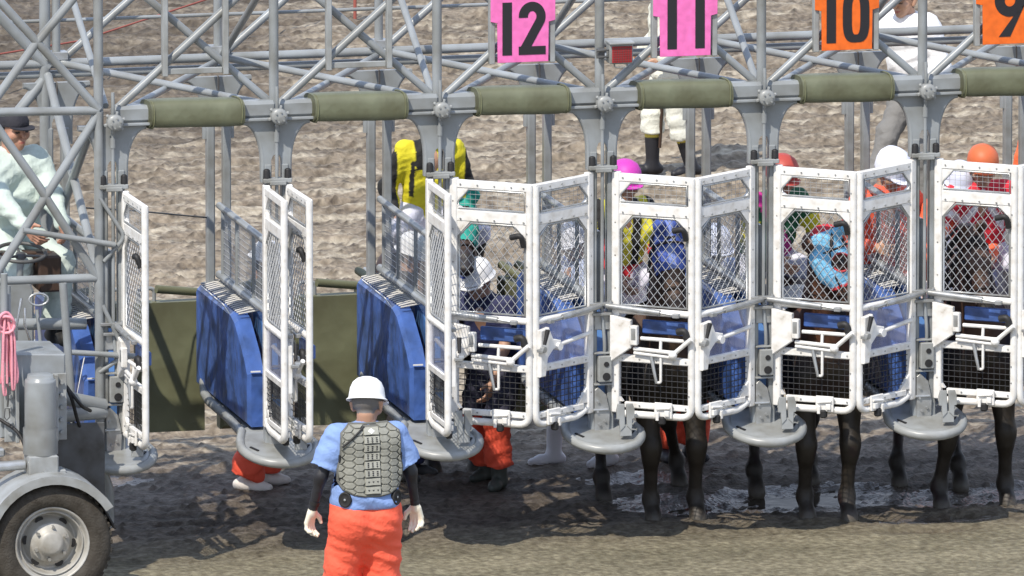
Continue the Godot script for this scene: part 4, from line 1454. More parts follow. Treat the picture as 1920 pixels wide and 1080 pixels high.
	for s in [-1.0, 1.0]:
		br.path([poll + fw * 0.09 + side * s * 0.098, poll + fw * 0.28 + side * s * 0.088 - up * 0.03, poll + fw * 0.47 + side * s * 0.058 - up * 0.015], 0.007, 5)
		br.path([poll + fw * 0.48 + side * s * 0.058 - up * 0.02, poll + fw * 0.30 + side * s * 0.12 - up * 0.25, nt + side * s * 0.12 + Vector3(0, 0.10, 0)], 0.007, 5)
		br.tube(poll + fw * 0.48 + side * s * 0.05 - up * 0.02, poll + fw * 0.48 + side * s * 0.066 - up * 0.02, 0.022, -1, 12)
	put("bridle", br, M["coat"], root)
	# saddle cloth and saddle
	var sc := Geo.new()
	var sp := PackedVector2Array()
	for s in [-1.0, 1.0]:
		for i in 6:
			var a0 := i * 0.24; var a1 := (i + 1) * 0.24
			for zz in 5:
				var z0 := 0.12 - zz * 0.10; var z1 := z0 - 0.10
				sc.quad(Vector3(s * sin(a0) * 0.315, 1.19 + cos(a0) * 0.335, z0), Vector3(s * sin(a1) * 0.315, 1.19 + cos(a1) * 0.335, z0), Vector3(s * sin(a1) * 0.315, 1.19 + cos(a1) * 0.335, z1), Vector3(s * sin(a0) * 0.315, 1.19 + cos(a0) * 0.335, z1), Vector3(s * sin((a0 + a1) / 2), cos((a0 + a1) / 2), 0))
	put("saddle_cloth", sc, M["white"], root)
	return root

func head_bones(poll: Vector3, fw: Vector3, up: Vector3, side: Vector3) -> Array:
	var H := []
	H.append([poll + fw * 0.02 + up * 0.0, poll + fw * 0.22 + up * 0.012, 0.092, 0.086])
	H.append([poll + fw * 0.22 + up * 0.015, poll + fw * 0.47 + up * 0.012, 0.074, 0.050])
	H.append([poll + fw * 0.47 + up * 0.012, poll + fw * 0.575 + up * 0.005, 0.050, 0.046])
	H.append([poll + fw * 0.48 - up * 0.02, poll + fw * 0.56 - up * 0.028, 0.045, 0.036])
	for s in [-1.0, 1.0]:
		H.append([poll + fw * 0.13 + side * s * 0.035 - up * 0.085, poll + fw * 0.24 + side * s * 0.032 - up * 0.075, 0.075, 0.065])
		H.append([poll + fw * 0.24 + side * s * 0.028 - up * 0.065, poll + fw * 0.46 + side * s * 0.018 - up * 0.02, 0.05, 0.036])
		H.append([poll + fw * 0.17 + side * s * 0.062 + up * 0.052, poll + fw * 0.22 + side * s * 0.06 + up * 0.045, 0.030, 0.028])
		H.append([poll + fw * 0.54 + side * s * 0.030 + up * 0.016, poll + fw * 0.57 + side * s * 0.032 + up * 0.01, 0.026, 0.024])
		# ears
		H.append([poll + side * s * 0.052 + up * 0.07 - fw * 0.01, poll + side * s * 0.066 + up * 0.14 - fw * 0.025, 0.026, 0.032])
		H.append([poll + side * s * 0.066 + up * 0.14 - fw * 0.025, poll + side * s * 0.062 + up * 0.215 - fw * 0.02, 0.032, 0.008])
	return H

func build_horses() -> void:
	# positions are the spots under the withers; z is where the fore feet stand, less 0.37
	var k := 1.0 / 0.88
	var defs := [
		{"label": "dark bay horse in a green hood waiting at the back of stall 12", "pos": Vector3(-0.36, -0.02, -2.75), "coat": Color(0.045, 0.024, 0.018), "poll": Vector3(-0.02, 1.93, 0.78), "nose": Vector3(-0.10, 1.62, 1.22), "feet": [Vector3(-0.15, 0, 0.44), Vector3(0.16, 0, 0.40), Vector3(-0.14, 0, -0.85), Vector3(0.14, 0, -0.70)], "hood": func(_t, _u, _s): return Color(0.02, 0.30, 0.24), "rim_col": Color(0.02, 0.2, 0.16)},
		{"label": "dark brown horse in a blue hood standing in stall 11", "pos": Vector3(0.56, -0.03, -0.95), "coat": Color(0.075, 0.042, 0.025), "poll": Vector3(-0.09, 2.09, 0.76), "nose": Vector3(-0.08, 1.55, 1.00), "hood_to": 0.28, "feet": [Vector3(-0.115, 0, 0.44), Vector3(0.195, 0, 0.46), Vector3(-0.26, 0, -0.42), Vector3(0.39, 0, -0.88)], "hood": func(_t, _u, s): return Color(0.05, 0.09, 0.34) if absf(s) > 0.025 else Color(0.16, 0.22, 0.5), "rim_col": Color(0.04, 0.07, 0.28), "eye_hole": 0.045},
		{"label": "bay horse in a light blue hood with red trim in stall 10, head turned right", "pos": Vector3(1.50, -0.03, -0.80), "coat": Color(0.085, 0.036, 0.02), "poll": Vector3(-0.07, 2.04, 0.72), "nose": Vector3(0.13, 1.48, 0.84), "up_hint": Vector3(1, 0.2, 0.35), "throat": 0.03, "feet": [Vector3(-0.125, 0, 0.41), Vector3(0.15, 0, 0.50), Vector3(-0.23, 0, -0.62), Vector3(0.24, 0, -0.92)], "hood": func(t, _u, _s): return Color(0.50, 0.03, 0.04) if t < -0.05 or t > 0.335 else Color(0.20, 0.52, 0.78), "rim_col": Color(0.45, 0.05, 0.06), "eye_hole": 0.062},
		{"label": "very dark bay bare-headed horse with its head low in stall 9", "pos": Vector3(2.49, -0.03, -0.95), "coat": Color(0.07, 0.035, 0.022), "poll": Vector3(-0.12, 1.98, 0.70), "nose": Vector3(-0.06, 1.42, 0.98), "feet": [Vector3(-0.25, 0, 0.41), Vector3(0.22, 0, 0.42), Vector3(-0.31, 0, -0.53), Vector3(0.08, 0, -0.34)], "mane": 1.6, "neck_r": 0.21},
	]
	for d in defs: horse(d)

# ---------------------------------------------------------------- people
# facing +z, left hand at +x, full size 1.72 m
func person(o: Dictionary) -> Dictionary:
	var root := thing("person", o.label, "person", o.get("group", ""), o.pos, o.get("yaw", 0.0))
	root.scale = Vector3.ONE * o.get("size", 0.88)
	var fine: bool = o.get("fine", false)
	var pel: Vector3 = o.get("pelvis", Vector3(0, 0.93, 0))
	var tb := Basis(Vector3.UP, o.get("twist", 0.0)) * Basis(Vector3.FORWARD, o.get("tilt", 0.0)) * Basis(Vector3.RIGHT, o.get("lean", 0.0))
	var P := func(x: float, y: float, z: float) -> Vector3: return pel + tb * Vector3(x, y - 0.93, z)
	var neck: Vector3 = P.call(0.0, 1.45, -0.015)
	var hb := Basis(Vector3.UP, o.get("head_yaw", 0.0)) * Basis(Vector3.RIGHT, o.get("head_pitch", 0.0)) * Basis(Vector3.FORWARD, o.get("head_roll", 0.0))
	var hc: Vector3 = neck + (tb.y * 0.6 + hb.y * 0.4).normalized() * 0.135 + hb.z * 0.025
	var sk: Color = o.get("skin", Color(0.46, 0.27, 0.18))
	var hair: Color = o.get("hair", Color(0.015, 0.012, 0.01))
	var glove: Color = o.get("glove", sk)
	var under: Color = o.get("under", sk)
	# arms
	var sh := []; var el := []; var wr := []; var hn := []
	for i in 2:
		var s := 1.0 if i == 0 else -1.0
		var a: Vector3 = P.call(s * 0.185, 1.40, -0.01)
		var dft := Vector3(s * 0.30, 0.88, 0.03)
		var t: Vector3 = o.get("hand_l" if i == 0 else "hand_r", dft)
		var pole: Vector3 = o.get("elbow_l" if i == 0 else "elbow_r", Vector3(s * 0.5, -0.1, -1))
		var ak: float = o.get("arm", 1.0)
		var reach := (t - a).limit_length(0.545 * ak)
		t = a + reach
		var e := ik(a, t, 0.295 * ak, 0.255 * ak, pole)
		sh.append(a); el.append(e); wr.append(t); hn.append((t - e).normalized())
	# legs
	var hp := []; var kn := []; var an := []
	for i in 2:
		var s := 1.0 if i == 0 else -1.0
		var a: Vector3 = P.call(s * 0.09, 0.92, 0)
		var t: Vector3 = o.get("foot_l" if i == 0 else "foot_r", Vector3(s * 0.11, 0.0, 0.0)) + Vector3(0, 0.09, 0)
		t = a + (t - a).limit_length(0.845)
		hp.append(a); an.append(t)
		kn.append(ik(a, t, 0.43, 0.42, o.get("knee_l" if i == 0 else "knee_r", Vector3(s * 0.15, 0, 1))))
	var B := []
	B.append([P.call(0, 1.02, 0), P.call(0, 1.34, 0), 0.10, 0.11])
	for i in 2:
		B.append([P.call(0, 1.34, 0), sh[i], 0.09, 0.05])
		B.append([sh[i], el[i], 0.046, 0.038])
		B.append([el[i], wr[i], 0.038, 0.027])
		B.append([P.call(0, 0.95, 0), hp[i], 0.09, 0.08])
		B.append([hp[i], kn[i], 0.078, 0.052])
		B.append([kn[i], an[i], 0.05, 0.035])
	B.append([P.call(0, 1.36, -0.01), neck, 0.08, 0.058])
	B.append([neck, hc - hb.y * 0.06 - hb.z * 0.02, 0.056, 0.055])
	var col := func(p: Vector3) -> Color:
		var q: Vector3 = hb.inverse() * (p - hc)
		if q.length() < 0.165:
			if p.distance_to(neck) > 0.06 or q.y > -0.08:
				var line := 0.045 if q.z > 0.03 else lerpf(-0.055, 0.045, clampf((q.z + 0.03) / 0.06, 0.0, 1.0))
				if q.y > line and q.y > -0.07 and absf(q.x) < 0.1 and not (absf(q.x) > 0.083 and q.y < 0.02): return hair
				for s in [-1.0, 1.0]:
					if Vector2(q.x - s * 0.034, (q.y - 0.005) * 2.2).length() < 0.017 and q.z > 0.04: return Color(0.03, 0.02, 0.018)
					if Vector2((q.x - s * 0.036) * 0.7, (q.y - 0.030) * 2.6).length() < 0.018 and q.z > 0.04: return hair.lerp(sk, 0.25)
				if Vector2(q.x * 0.62, (q.y + 0.062) * 2.4).length() < 0.016 and q.z > 0.04: return Color(0.33, 0.10, 0.08)
				return sk * (1.0 - 0.12 * smoothstep(-0.03, -0.1, q.y))
		for i in 2:
			var d: float = (p - wr[i]).dot(hn[i])
			if p.distance_to(wr[i]) < 0.26:
				if d > o.get("cuff", -0.02) and p.distance_to(wr[i] + hn[i] * 0.08) < 0.17: return glove
				if p.distance_to(el[i]) < 0.34 and d < 0.02: return under
			if p.distance_to(sh[i].lerp(el[i], 0.6)) < 0.2: return under
		return under if p.distance_to(hc) > 0.22 else sk
	var g := blob(B, 0.018, 0.035, 0.0, col)
	# head
	var Hd := []
	var hp3 := func(x: float, y: float, z: float) -> Vector3: return hc + hb * Vector3(x, y, z)
	Hd.append([hp3.call(0, 0.032, -0.03), hp3.call(0, 0.036, 0.018), 0.086, 0.08])
	Hd.append([hp3.call(0, -0.01, 0.01), hp3.call(0, -0.06, 0.035), 0.068, 0.052])
	Hd.append([hp3.call(0, -0.088, 0.055), hp3.call(0, -0.09, 0.062), 0.028, 0.024])
	Hd.append([hp3.call(0, 0.015, 0.085), hp3.call(0, -0.022, 0.105), 0.010, 0.014])
	Hd.append([hp3.call(0, -0.056, 0.078), hp3.call(0, -0.066, 0.078), 0.022, 0.02])
	Hd.append([hp3.call(0, -0.06, -0.03), neck, 0.054, 0.056])
	for s in [-1.0, 1.0]:
		Hd.append([hp3.call(s * 0.04, -0.015, 0.058), hp3.call(s * 0.046, -0.02, 0.05), 0.034, 0.034])
		Hd.append([hp3.call(s * 0.02, 0.026, 0.083), hp3.call(s * 0.045, 0.026, 0.072), 0.012, 0.012])
		Hd.append([hp3.call(s * 0.086, 0.018, -0.012), hp3.call(s * 0.082, -0.028, -0.002), 0.016, 0.011])
		Hd.append([hp3.call(s * 0.095, 0.012, -0.022), hp3.call(s * 0.088, -0.02, -0.014), 0.009, 0.008])
	g = join(g, blob(Hd, 0.0065 if fine else 0.009, 0.014, 0.0, col))
	# hands: palm, four unequal bent fingers and a thumb leaving the side of the palm
	for i in 2:
		var s := 1.0 if i == 0 else -1.0
		var d: Vector3 = hn[i]
		var ins: Vector3 = o.get("palm_l" if i == 0 else "palm_r", Vector3(-s, 0, 0.15))
		ins = (ins - d * ins.dot(d)).normalized()
		var th := d.cross(ins).normalized()
		# thumb side should point forwards
		if th.dot(o.get("thumb_dir", Vector3(0, 0.2, 1))) < 0.0: th = -th
		var w: Vector3 = wr[i]
		var fl := glove != sk
		var ex := 0.002 if fl else 0.0
		var Hn := []
		Hn.append([w - d * 0.02, w + d * 0.03, 0.026 + ex, 0.026 + ex])
		for kf in 4:
			var offv := th * (0.030 - 0.020 * kf)
			Hn.append([w + d * 0.025 + offv * 0.6, w + d * 0.085 + offv, 0.017 + ex, 0.0125 + ex])
			var l: float = [0.042, 0.048, 0.044, 0.034][kf]
			var curl: float = o.get("curl", 0.45) + 0.05 * kf
			var d1 := (d * cos(curl * 0.6) + ins * sin(curl * 0.6)).normalized()
			var d2 := (d * cos(curl * 1.7) + ins * sin(curl * 1.7)).normalized()
			var d3 := (d * cos(curl * 2.6) + ins * sin(curl * 2.6)).normalized()
			var spread := th * (0.012 - 0.008 * kf) * 0.5
			var p0 := w + d * 0.088 + offv
			var p1 := p0 + d1 * l + spread; var p2 := p1 + d2 * l * 0.68; var p3 := p2 + d3 * l * 0.52
			Hn.append([p0, p1, 0.0098 + ex, 0.0092 + ex]); Hn.append([p1, p2, 0.009 + ex, 0.0085 + ex]); Hn.append([p2, p3, 0.0085 + ex, 0.007 + ex])
		var t0 := w + d * 0.028 + th * 0.024 + ins * 0.008
		var t1 := t0 + (d * 0.55 + th * 0.7 + ins * 0.35).normalized() * 0.042
		var t2 := t1 + (d * 0.85 + th * 0.25 + ins * 0.45).normalized() * 0.034
		Hn.append([t0, t1, 0.016 + ex, 0.012 + ex]); Hn.append([t1, t2, 0.011 + ex, 0.009 + ex])
		g = join(g, blob(Hn, 0.0042 if fine else 0.0065, 0.008, 0.0, col))
	put("body", g, M["skin"], root)
	# upper garment
	var cc: float = o.get("cell", 0.018)
	var bulk: float = o.get("bulk", 0.0)
	var C := []
	for s in [-1.0, 1.0]:
		C.append([P.call(s * 0.055, o.get("hem", 0.94), 0.0), P.call(s * 0.065, 1.16, 0.0), 0.118 + bulk + o.get("hem_r", 0.0), 0.112 + bulk])
		C.append([P.call(s * 0.065, 1.16, 0.0), P.call(s * 0.085, 1.34, 0.0), 0.112 + bulk, 0.108 + bulk])
	C.append([P.call(-0.15, 1.39, -0.015), P.call(0.15, 1.39, -0.015), 0.072 + bulk * 0.6, 0.072 + bulk * 0.6])
	C.append([P.call(0, 1.38, -0.02), P.call(0, 1.45, -0.015), 0.085, 0.064])
	var sl: float = o.get("sleeve", 0.95)
	var flare: float = o.get("flare", 0.0)
	for i in 2:
		var e2: Vector3 = sh[i].lerp(el[i], minf(1.0, sl * 2.0))
		C.append([sh[i], e2, 0.070 + bulk * 0.5, 0.058 + bulk * 0.4 + flare])
		if sl > 0.5: C.append([el[i], el[i].lerp(wr[i], (sl - 0.5) * 2.0), 0.058 + bulk * 0.4, 0.043 + bulk * 0.4])
	var cut_c := [[P.call(0, o.get("hem", 0.94) - 0.055, 0), -tb.y, 0.235], [P.call(0, 1.49, -0.01), tb.y, 0.12]]
	if flare > 0.0:
		for i in 2: cut_c.append([sh[i].lerp(el[i], sl * 2.0), (el[i] - sh[i]).normalized(), 0.13])
	var sc = o.get("shirt_fn", null)
	var sc0: Color = o.get("shirt", Color(0.5, 0.5, 0.5))
	var col_c := func(p: Vector3) -> Color:
		if sc == null: return sc0
		var q: Vector3 = tb.inverse() * (p - pel)
		var arm := 0.0
		for i in 2:
			var dd: float = (p - sh[i]).dot((el[i] - sh[i]).normalized()) if p.distance_to(el[i]) < 0.33 else -1.0
			if absf(q.x) > 0.16 and dd > 0.02: arm = dd
			if p.distance_to(wr[i]) < 0.24 and p.distance_to(wr[i]) < p.distance_to(P.call(0, 1.2, 0)): arm = 0.3 + 0.2
		return sc.call(q.x, q.y + 0.93, q.z, arm)
	put(o.get("top_name", "jacket"), blob(C, cc, 0.05, o.get("wrinkle", 0.006), col_c, null, 1.0, cut_c), M["cloth_v"], root)
	# trousers
	var tr: Color = o.get("trousers", Color(0.7, 0.09, 0.045))
	var lb: float = o.get("leg_bulk", 0.012)
	var D := []
	for s in [-1.0, 1.0]:
		D.append([P.call(s * 0.055, 0.99, 0.0), P.call(s * 0.07, 0.88, -0.01), 0.112 + lb * 0.5, 0.115 + lb])
	for i in 2:
		D.append([hp[i], kn[i], 0.098 + lb, 0.070 + lb])
		var end: Vector3 = kn[i].lerp(an[i], o.get("leg_to", 0.97))
		D.append([kn[i], end, 0.070 + lb, 0.064 + lb])
		if lb > 0.01: D.append([kn[i].lerp(end, 0.8), end, 0.064 + lb * 1.6, 0.062 + lb * 1.7])
	var tup: Color = o.get("trousers_up", tr)
	var tcol := func(p: Vector3) -> Color: return tr if p.y < o.get("up_from", 9.0) else tup
	var cut_t := []
	for i in 2: cut_t.append([kn[i].lerp(an[i], o.get("leg_to", 0.97)), (an[i] - kn[i]).normalized(), 0.15])
	put("trousers", blob(D, cc, 0.045, o.get("leg_wrinkle", 0.007), tcol, null, o.get("leg_wf", 1.0), cut_t), M["cloth_v"], root)
	# shoes or boots
	var sc2: Color = o.get("shoes", Color(0.5, 0.48, 0.45))
	for i in 2:
		var ft: Vector3 = an[i] - Vector3(0, 0.09, 0)
		var fd: Vector3 = o.get("toe", Vector3(0, 0, 1))
		fd = (fd + Vector3(0.18 if i == 0 else -0.18, 0, 0)).normalized()
		var S := [[ft + Vector3(0, 0.045, 0) - fd * 0.05, ft + Vector3(0, 0.04, 0) + fd * 0.10, 0.042, 0.040], [ft + Vector3(0, 0.032, 0) + fd * 0.10, ft + Vector3(0, 0.03, 0) + fd * 0.165, 0.040, 0.030], [ft + Vector3(0, 0.05, 0) - fd * 0.01, an[i], 0.042, 0.04]]
		var bt: float = o.get("boot", 0.0)
		if bt > 0.0:
			S.append([an[i] - Vector3(0, 0.03, 0), an[i].lerp(kn[i], bt), 0.05, 0.068])
		var bcol := func(p: Vector3) -> Color:
			if o.has("boot_band") and bt > 0.0:
				var h: float = (p - an[i]).dot((kn[i] - an[i]).normalized()) / 0.42
				if h > bt - 0.20 and h < bt - 0.06: return o.boot_band
			return sc2
		put("boot" if bt > 0.0 else "shoe", blob(S, 0.012, 0.03, 0.0, bcol), M["coat"], root)
	# headgear
	var hat: String = o.get("hat", "helmet")
	var hcol: Color = o.get("hat_col", Color(0.8, 0.8, 0.8))
	var hx := Transform3D(hb, hc + hb * Vector3(0, 0.05, -0.008))
	var hg := Geo.new()
	hg.col = hcol
	if hat == "helmet":
		hg.lathe([Vector2(0.001, 0.125), Vector2(0.03, 0.123), Vector2(0.062, 0.113), Vector2(0.09, 0.09), Vector2(0.107, 0.055), Vector2(0.113, 0.018), Vector2(0.116, -0.004), Vector2(0.130, -0.016), Vector2(0.130, -0.022), Vector2(0.112, -0.014), Vector2(0.106, 0.0), Vector2(0.08, 0.06), Vector2(0.001, 0.09)], 28, hx, 0.95, 1.10)
		var pk := PackedVector2Array()
		for i in 13:
			var a := PI * i / 12
			pk.push_back(Vector2(cos(a) * 0.115, 0.075 + sin(a) * 0.092))
		hg.poly(pk, 0.012, 0.020, hx * Transform3D(Basis(Vector3.RIGHT, PI / 2 + 0.12), Vector3.ZERO))
	elif hat == "jockey":
		hg.lathe([Vector2(0.001, 0.128), Vector2(0.045, 0.122), Vector2(0.085, 0.100), Vector2(0.110, 0.06), Vector2(0.117, 0.015), Vector2(0.113, -0.035), Vector2(0.108, -0.05), Vector2(0.098, -0.045), Vector2(0.09, 0.05), Vector2(0.001, 0.1)], 26, hx, 0.95, 1.10)
		var pk := PackedVector2Array()
		for i in 13:
			var a := PI * i / 12
			pk.push_back(Vector2(cos(a) * 0.09, 0.10 + sin(a) * 0.07))
		hg.poly(pk, 0.0, 0.007, hx * Transform3D(Basis(Vector3.RIGHT, PI / 2 + 0.2), Vector3.ZERO))
	else:
		hg.lathe([Vector2(0.001, 0.088), Vector2(0.05, 0.082), Vector2(0.085, 0.06), Vector2(0.101, 0.02), Vector2(0.102, -0.012), Vector2(0.094, -0.012), Vector2(0.09, 0.03), Vector2(0.001, 0.07)], 24, hx, 0.95, 1.12)
		var pk := PackedVector2Array()
		for i in 13:
			var a := PI * i / 12
			pk.push_back(Vector2(cos(a) * 0.082, 0.085 + sin(a) * 0.095))
		hg.poly(pk, 0.0, 0.007, hx * Transform3D(Basis(Vector3.RIGHT, PI / 2 + 0.12), Vector3.ZERO))
	var mh: StandardMaterial3D = M["coat"] if hat != "cap" else M["cloth_v"]
	var hn_ := put("helmet" if hat == "helmet" else ("riding_cap" if hat == "jockey" else "cap"), hg, mh, root)
	if o.has("badge"):
		var bg := Geo.new()
		bg.col = Color(0.02, 0.04, 0.2)
		bg.lathe([Vector2(0.020, 0.0), Vector2(0.016, 0.003), Vector2(0.0005, 0.004)], 16, Transform3D(Basis(Vector3.RIGHT, PI / 2 - 0.3), hx * Vector3(-0.01, 0.05, 0.120)).rotated_local(Vector3.UP, 0.0), 1.3, 0.8)
		put("badge", bg, M["coat"], root)
	return {"root": root, "pel": pel, "tb": tb, "hc": hc, "hb": hb, "sh": sh, "el": el, "wr": wr, "bones": C}

# distance to the plain capsules of a garment, for laying things on it
func sdf(bones: Array, p: Vector3, k: float) -> float:
	var f := 100.0
	for b in bones:
		var ba: Vector3 = b[1] - b[0]
		var t := clampf((p - b[0]).dot(ba) / maxf(ba.length_squared(), 1e-9), 0.0, 1.0)
		var d: float = (p - b[0] - ba * t).length() - lerpf(b[2], b[3], t)
		var h := maxf(k - absf(f - d), 0.0)
		f = minf(f, d) - h * h * 0.25 / k
	return f

# point on the back of a garment (the figure looks along +z) at x, y
func on_back(bones: Array, x: float, y: float, lift: float) -> Vector3:
	var z := -0.4
	for i in 40:
		var d := sdf(bones, Vector3(x, y, z), 0.05) - lift
		if d < 0.0008: break
		z += maxf(d * 0.8, 0.0008)
		if z > 0.0: break
	return Vector3(x, y, minf(z, 0.0))

func back_piece(g: Geo, bones: Array, pts: PackedVector2Array, lift: float, thick: float, bev: float) -> void:
	var c := Vector2.ZERO
	for p in pts: c += p / pts.size()
	var cb := on_back(bones, c.x, c.y, lift + thick)
	var m := pts.size()
	for i in m:
		var a := pts[i]; var b := pts[(i + 1) % m]
		var ai := a.move_toward(c, bev); var bi := b.move_toward(c, bev)
		var a0 := on_back(bones, a.x, a.y, lift); var b0 := on_back(bones, b.x, b.y, lift)
		var a1 := on_back(bones, ai.x, ai.y, lift + thick); var b1 := on_back(bones, bi.x, bi.y, lift + thick)
		var mid := (a1 + b1 + cb) / 3.0
		var nn := (b1 - a1).cross(cb - a1).normalized()
		if nn.z > 0.0: nn = -nn
		g.tri(a1, b1, cb, nn)
		var n2 := (b0 - a0).cross(a1 - a0).normalized()
		if n2.dot(a0 - cb) < 0.0: n2 = -n2
		g.quad(a0, b0, b1, a1, n2)

func build_starter() -> void:
	var orange := Color(0.86, 0.125, 0.065)
	var shirt := Color(0.21, 0.32, 0.60)
	var d := person({"label": "person seen from behind in white hard hat, gray back protector and orange trousers", "pos": Vector3(-2.225, 0.0, 3.42), "yaw": PI + 0.06, "size": 0.965, "fine": true, "cell": 0.0135,
		"head_yaw": -0.55, "head_pitch": 0.28, "head_roll": 0.06, "hair": Color(0.13, 0.125, 0.12), "skin": Color(0.42, 0.24, 0.16),
		"under": Color(0.018, 0.018, 0.02), "glove": Color(0.74, 0.69, 0.56), "cuff": 0.0, "shirt": shirt, "sleeve": 0.40, "flare": 0.026, "bulk": 0.018, "hem": 1.02, "hem_r": 0.022, "wrinkle": 0.007,
		"hand_l": Vector3(0.315, 0.955, 0.05), "hand_r": Vector3(-0.325, 0.945, 0.04), "elbow_l": Vector3(0.7, 0, -0.7), "elbow_r": Vector3(-0.7, 0, -0.7), "curl": 0.55, "arm": 0.86,
		"palm_l": Vector3(-0.6, 0, -0.8), "palm_r": Vector3(0.6, 0, -0.8), "thumb_dir": Vector3(0, 0.2, 1),
		"foot_l": Vector3(0.14, 0, 0.02), "foot_r": Vector3(-0.14, 0, -0.04), "trousers": orange, "leg_bulk": 0.036, "leg_wrinkle": 0.007, "leg_wf": 1.0, "shoes": Color(0.03, 0.03, 0.03), "boot": 0.5,
		"hat_col": Color(0.82, 0.82, 0.82), "top_name": "shirt"})
	var root: Node3D = d.root
	var C: Array = d.bones
	# back protector: a dark base with raised hexagons and a column of spine plates
	var base := PackedVector2Array()
	var half := [[-0.12, 1.485], [-0.178, 1.44], [-0.184, 1.36], [-0.184, 1.29], [-0.20, 1.22], [-0.198, 1.15], [-0.17, 1.10], [-0.115, 1.07], [-0.05, 1.058]]
	for q in half: base.push_back(Vector2(q[0], q[1]))
	for i in range(half.size() - 1, -1, -1): base.push_back(Vector2(-half[i][0], half[i][1]))
	var g := Geo.new()
	# base laid as a fine grid clipped to the outline
	var st := 0.012
	var y := 1.05
	while y < 1.49:
		var x := -0.205
		while x < 0.205:
			if Geometry2D.is_point_in_polygon(Vector2(x + st / 2, y + st / 2), base):
				var a := on_back(C, x, y, 0.014); var b := on_back(C, x + st, y, 0.014); var c := on_back(C, x + st, y + st, 0.014); var e := on_back(C, x, y + st, 0.014)
				var nn := (b - a).cross(e - a).normalized()
				if nn.z > 0: nn = -nn
				g.quad(a, b, c, e, nn)
			x += st
		y += st
	var edge := []
	for i in base.size():
		for k in 3:
			var p := base[i].lerp(base[(i + 1) % base.size()], k / 3.0)
			edge.append(on_back(C, p.x, p.y, 0.008))
	g.path(edge, 0.009, 6, true)
	g.col = Color.WHITE
	var vest := put("back_protector", g, mat("vest_base", Color(0.15, 0.15, 0.135), 0.7, "cloth", 6.0), root)
	var vm := mat("vest_pad", Color(0.29, 0.29, 0.25), 0.55, "cloth", 5.0)
	var R := 0.040
	for row in 11:
		for s in [-1.0, 1.0]:
			for cidx in 3:
				var c := Vector2(s * (0.079 + cidx * R * 1.52), 1.06 + row * R * 1.06 + (0.5 * R * 1.06 if cidx % 2 == 1 else 0.0))
				var pts := PackedVector2Array()
				for i in 6:
					var a := TAU * i / 6
					pts.push_back(c + Vector2(cos(a) * R * 0.97, sin(a) * R * 0.605))
				var cl := Geometry2D.intersect_polygons(pts, base)
				if cl.is_empty(): continue
				var pp: PackedVector2Array = cl[0]
				if pp.size() < 3: continue
				var cx := Vector2.ZERO
				for p in pp: cx += p / pp.size()
				if absf(cx.x) < 0.052: continue
				g = Geo.new()
				back_piece(g, C, pp, 0.013, 0.009, 0.006)
				put("hexagon_pad", g, vm, vest)
	var pl := mat("vest_plate", Color(0.40, 0.40, 0.345), 0.5, "cloth", 5.0)
	for i in 8:
		var y0 := 1.072 + i * 0.0505
		var h := 0.0435
		var w := 0.049
		if y0 + h > 1.475: continue
		g = Geo.new()
		back_piece(g, C, PackedVector2Array([Vector2(-w, y0), Vector2(0, y0), Vector2(w, y0), Vector2(w, y0 + h * 0.5), Vector2(w, y0 + h), Vector2(0, y0 + h), Vector2(-w, y0 + h), Vector2(-w, y0 + h * 0.5)]), 0.014, 0.016, 0.004)
		put("spine_plate", g, pl, vest)
		g = Geo.new()
		if i < 7:
			for cx in 3:
				for ry in (3 if i > 1 else 1):
					var px := -0.028 + cx * 0.028; var py := y0 + (0.011 + ry * 0.011 if i > 1 else 0.022)
					back_piece(g, C, PackedVector2Array([Vector2(px - 0.007, py + 0.004), Vector2(px + 0.007, py + 0.004), Vector2(px, py - 0.006)]), 0.0305, 0.0012, 0.0004)
		else:
			back_piece(g, C, PackedVector2Array([Vector2(-0.022, y0 + 0.023), Vector2(0, y0 + 0.04), Vector2(0.022, y0 + 0.023), Vector2(0, y0 + 0.006)]), 0.0305, 0.0012, 0.0004)
		stuff(put("vent_marks", g, M["ink"] if i < 7 else M["white"], vest))
	g = Geo.new()
	var sp2 := []
	for i in 9:
		var t := float(i) / 8.0
		var q := Vector2(0.04, 1.475).lerp(Vector2(0.185, 1.36), t)
		sp2.append(on_back(C, -q.x * -1.0, q.y, 0.030))
	g.path(sp2, 0.006, 6)
	put("strap", g, M["rubber"], vest)
	for yy in [1.285, 1.175]:
		for s in [-1.0, 1.0]:
			g = Geo.new()
			g.box(on_back(C, s * 0.180, yy, 0.010), Vector3(0.035, 0.05, 0.02), 0.005)
			put("strap", g, M["rubber"], vest)
	# cooling fans in the lower back of the shirt
	for s in [-1.0, 1.0]:
		var p := on_back(C, s * 0.160, 1.035, 0.004)
		g = Geo.new()
		var bx := Transform3D(Basis(Vector3.UP, s * -0.62) * Basis(Vector3.RIGHT, -PI / 2), p)
		g.lathe([Vector2(0.048, -0.01), Vector2(0.048, 0.008), Vector2(0.040, 0.012), Vector2(0.034, 0.006), Vector2(0.012, 0.006), Vector2(0.010, 0.010), Vector2(0.0005, 0.011)], 24, bx, 0.85, 1.0)
		var fan := put("cooling_fan", g, M["rubber"], root)
		g = Geo.new()
		g.lathe([Vector2(0.007, 0.011), Vector2(0.0005, 0.0125)], 10, bx)
		put("fan_cap", g, M["galv"], fan)
	# wrist watch on the left arm
	g = Geo.new()
	var wv: Vector3 = d.wr[0]
	var av: Vector3 = (d.wr[0] - d.el[0]).normalized()
	g.tube(wv - av * 0.055, wv - av * 0.03, 0.034, 0.033, 14)
	put("wrist_band", g, M["rubber"], root)

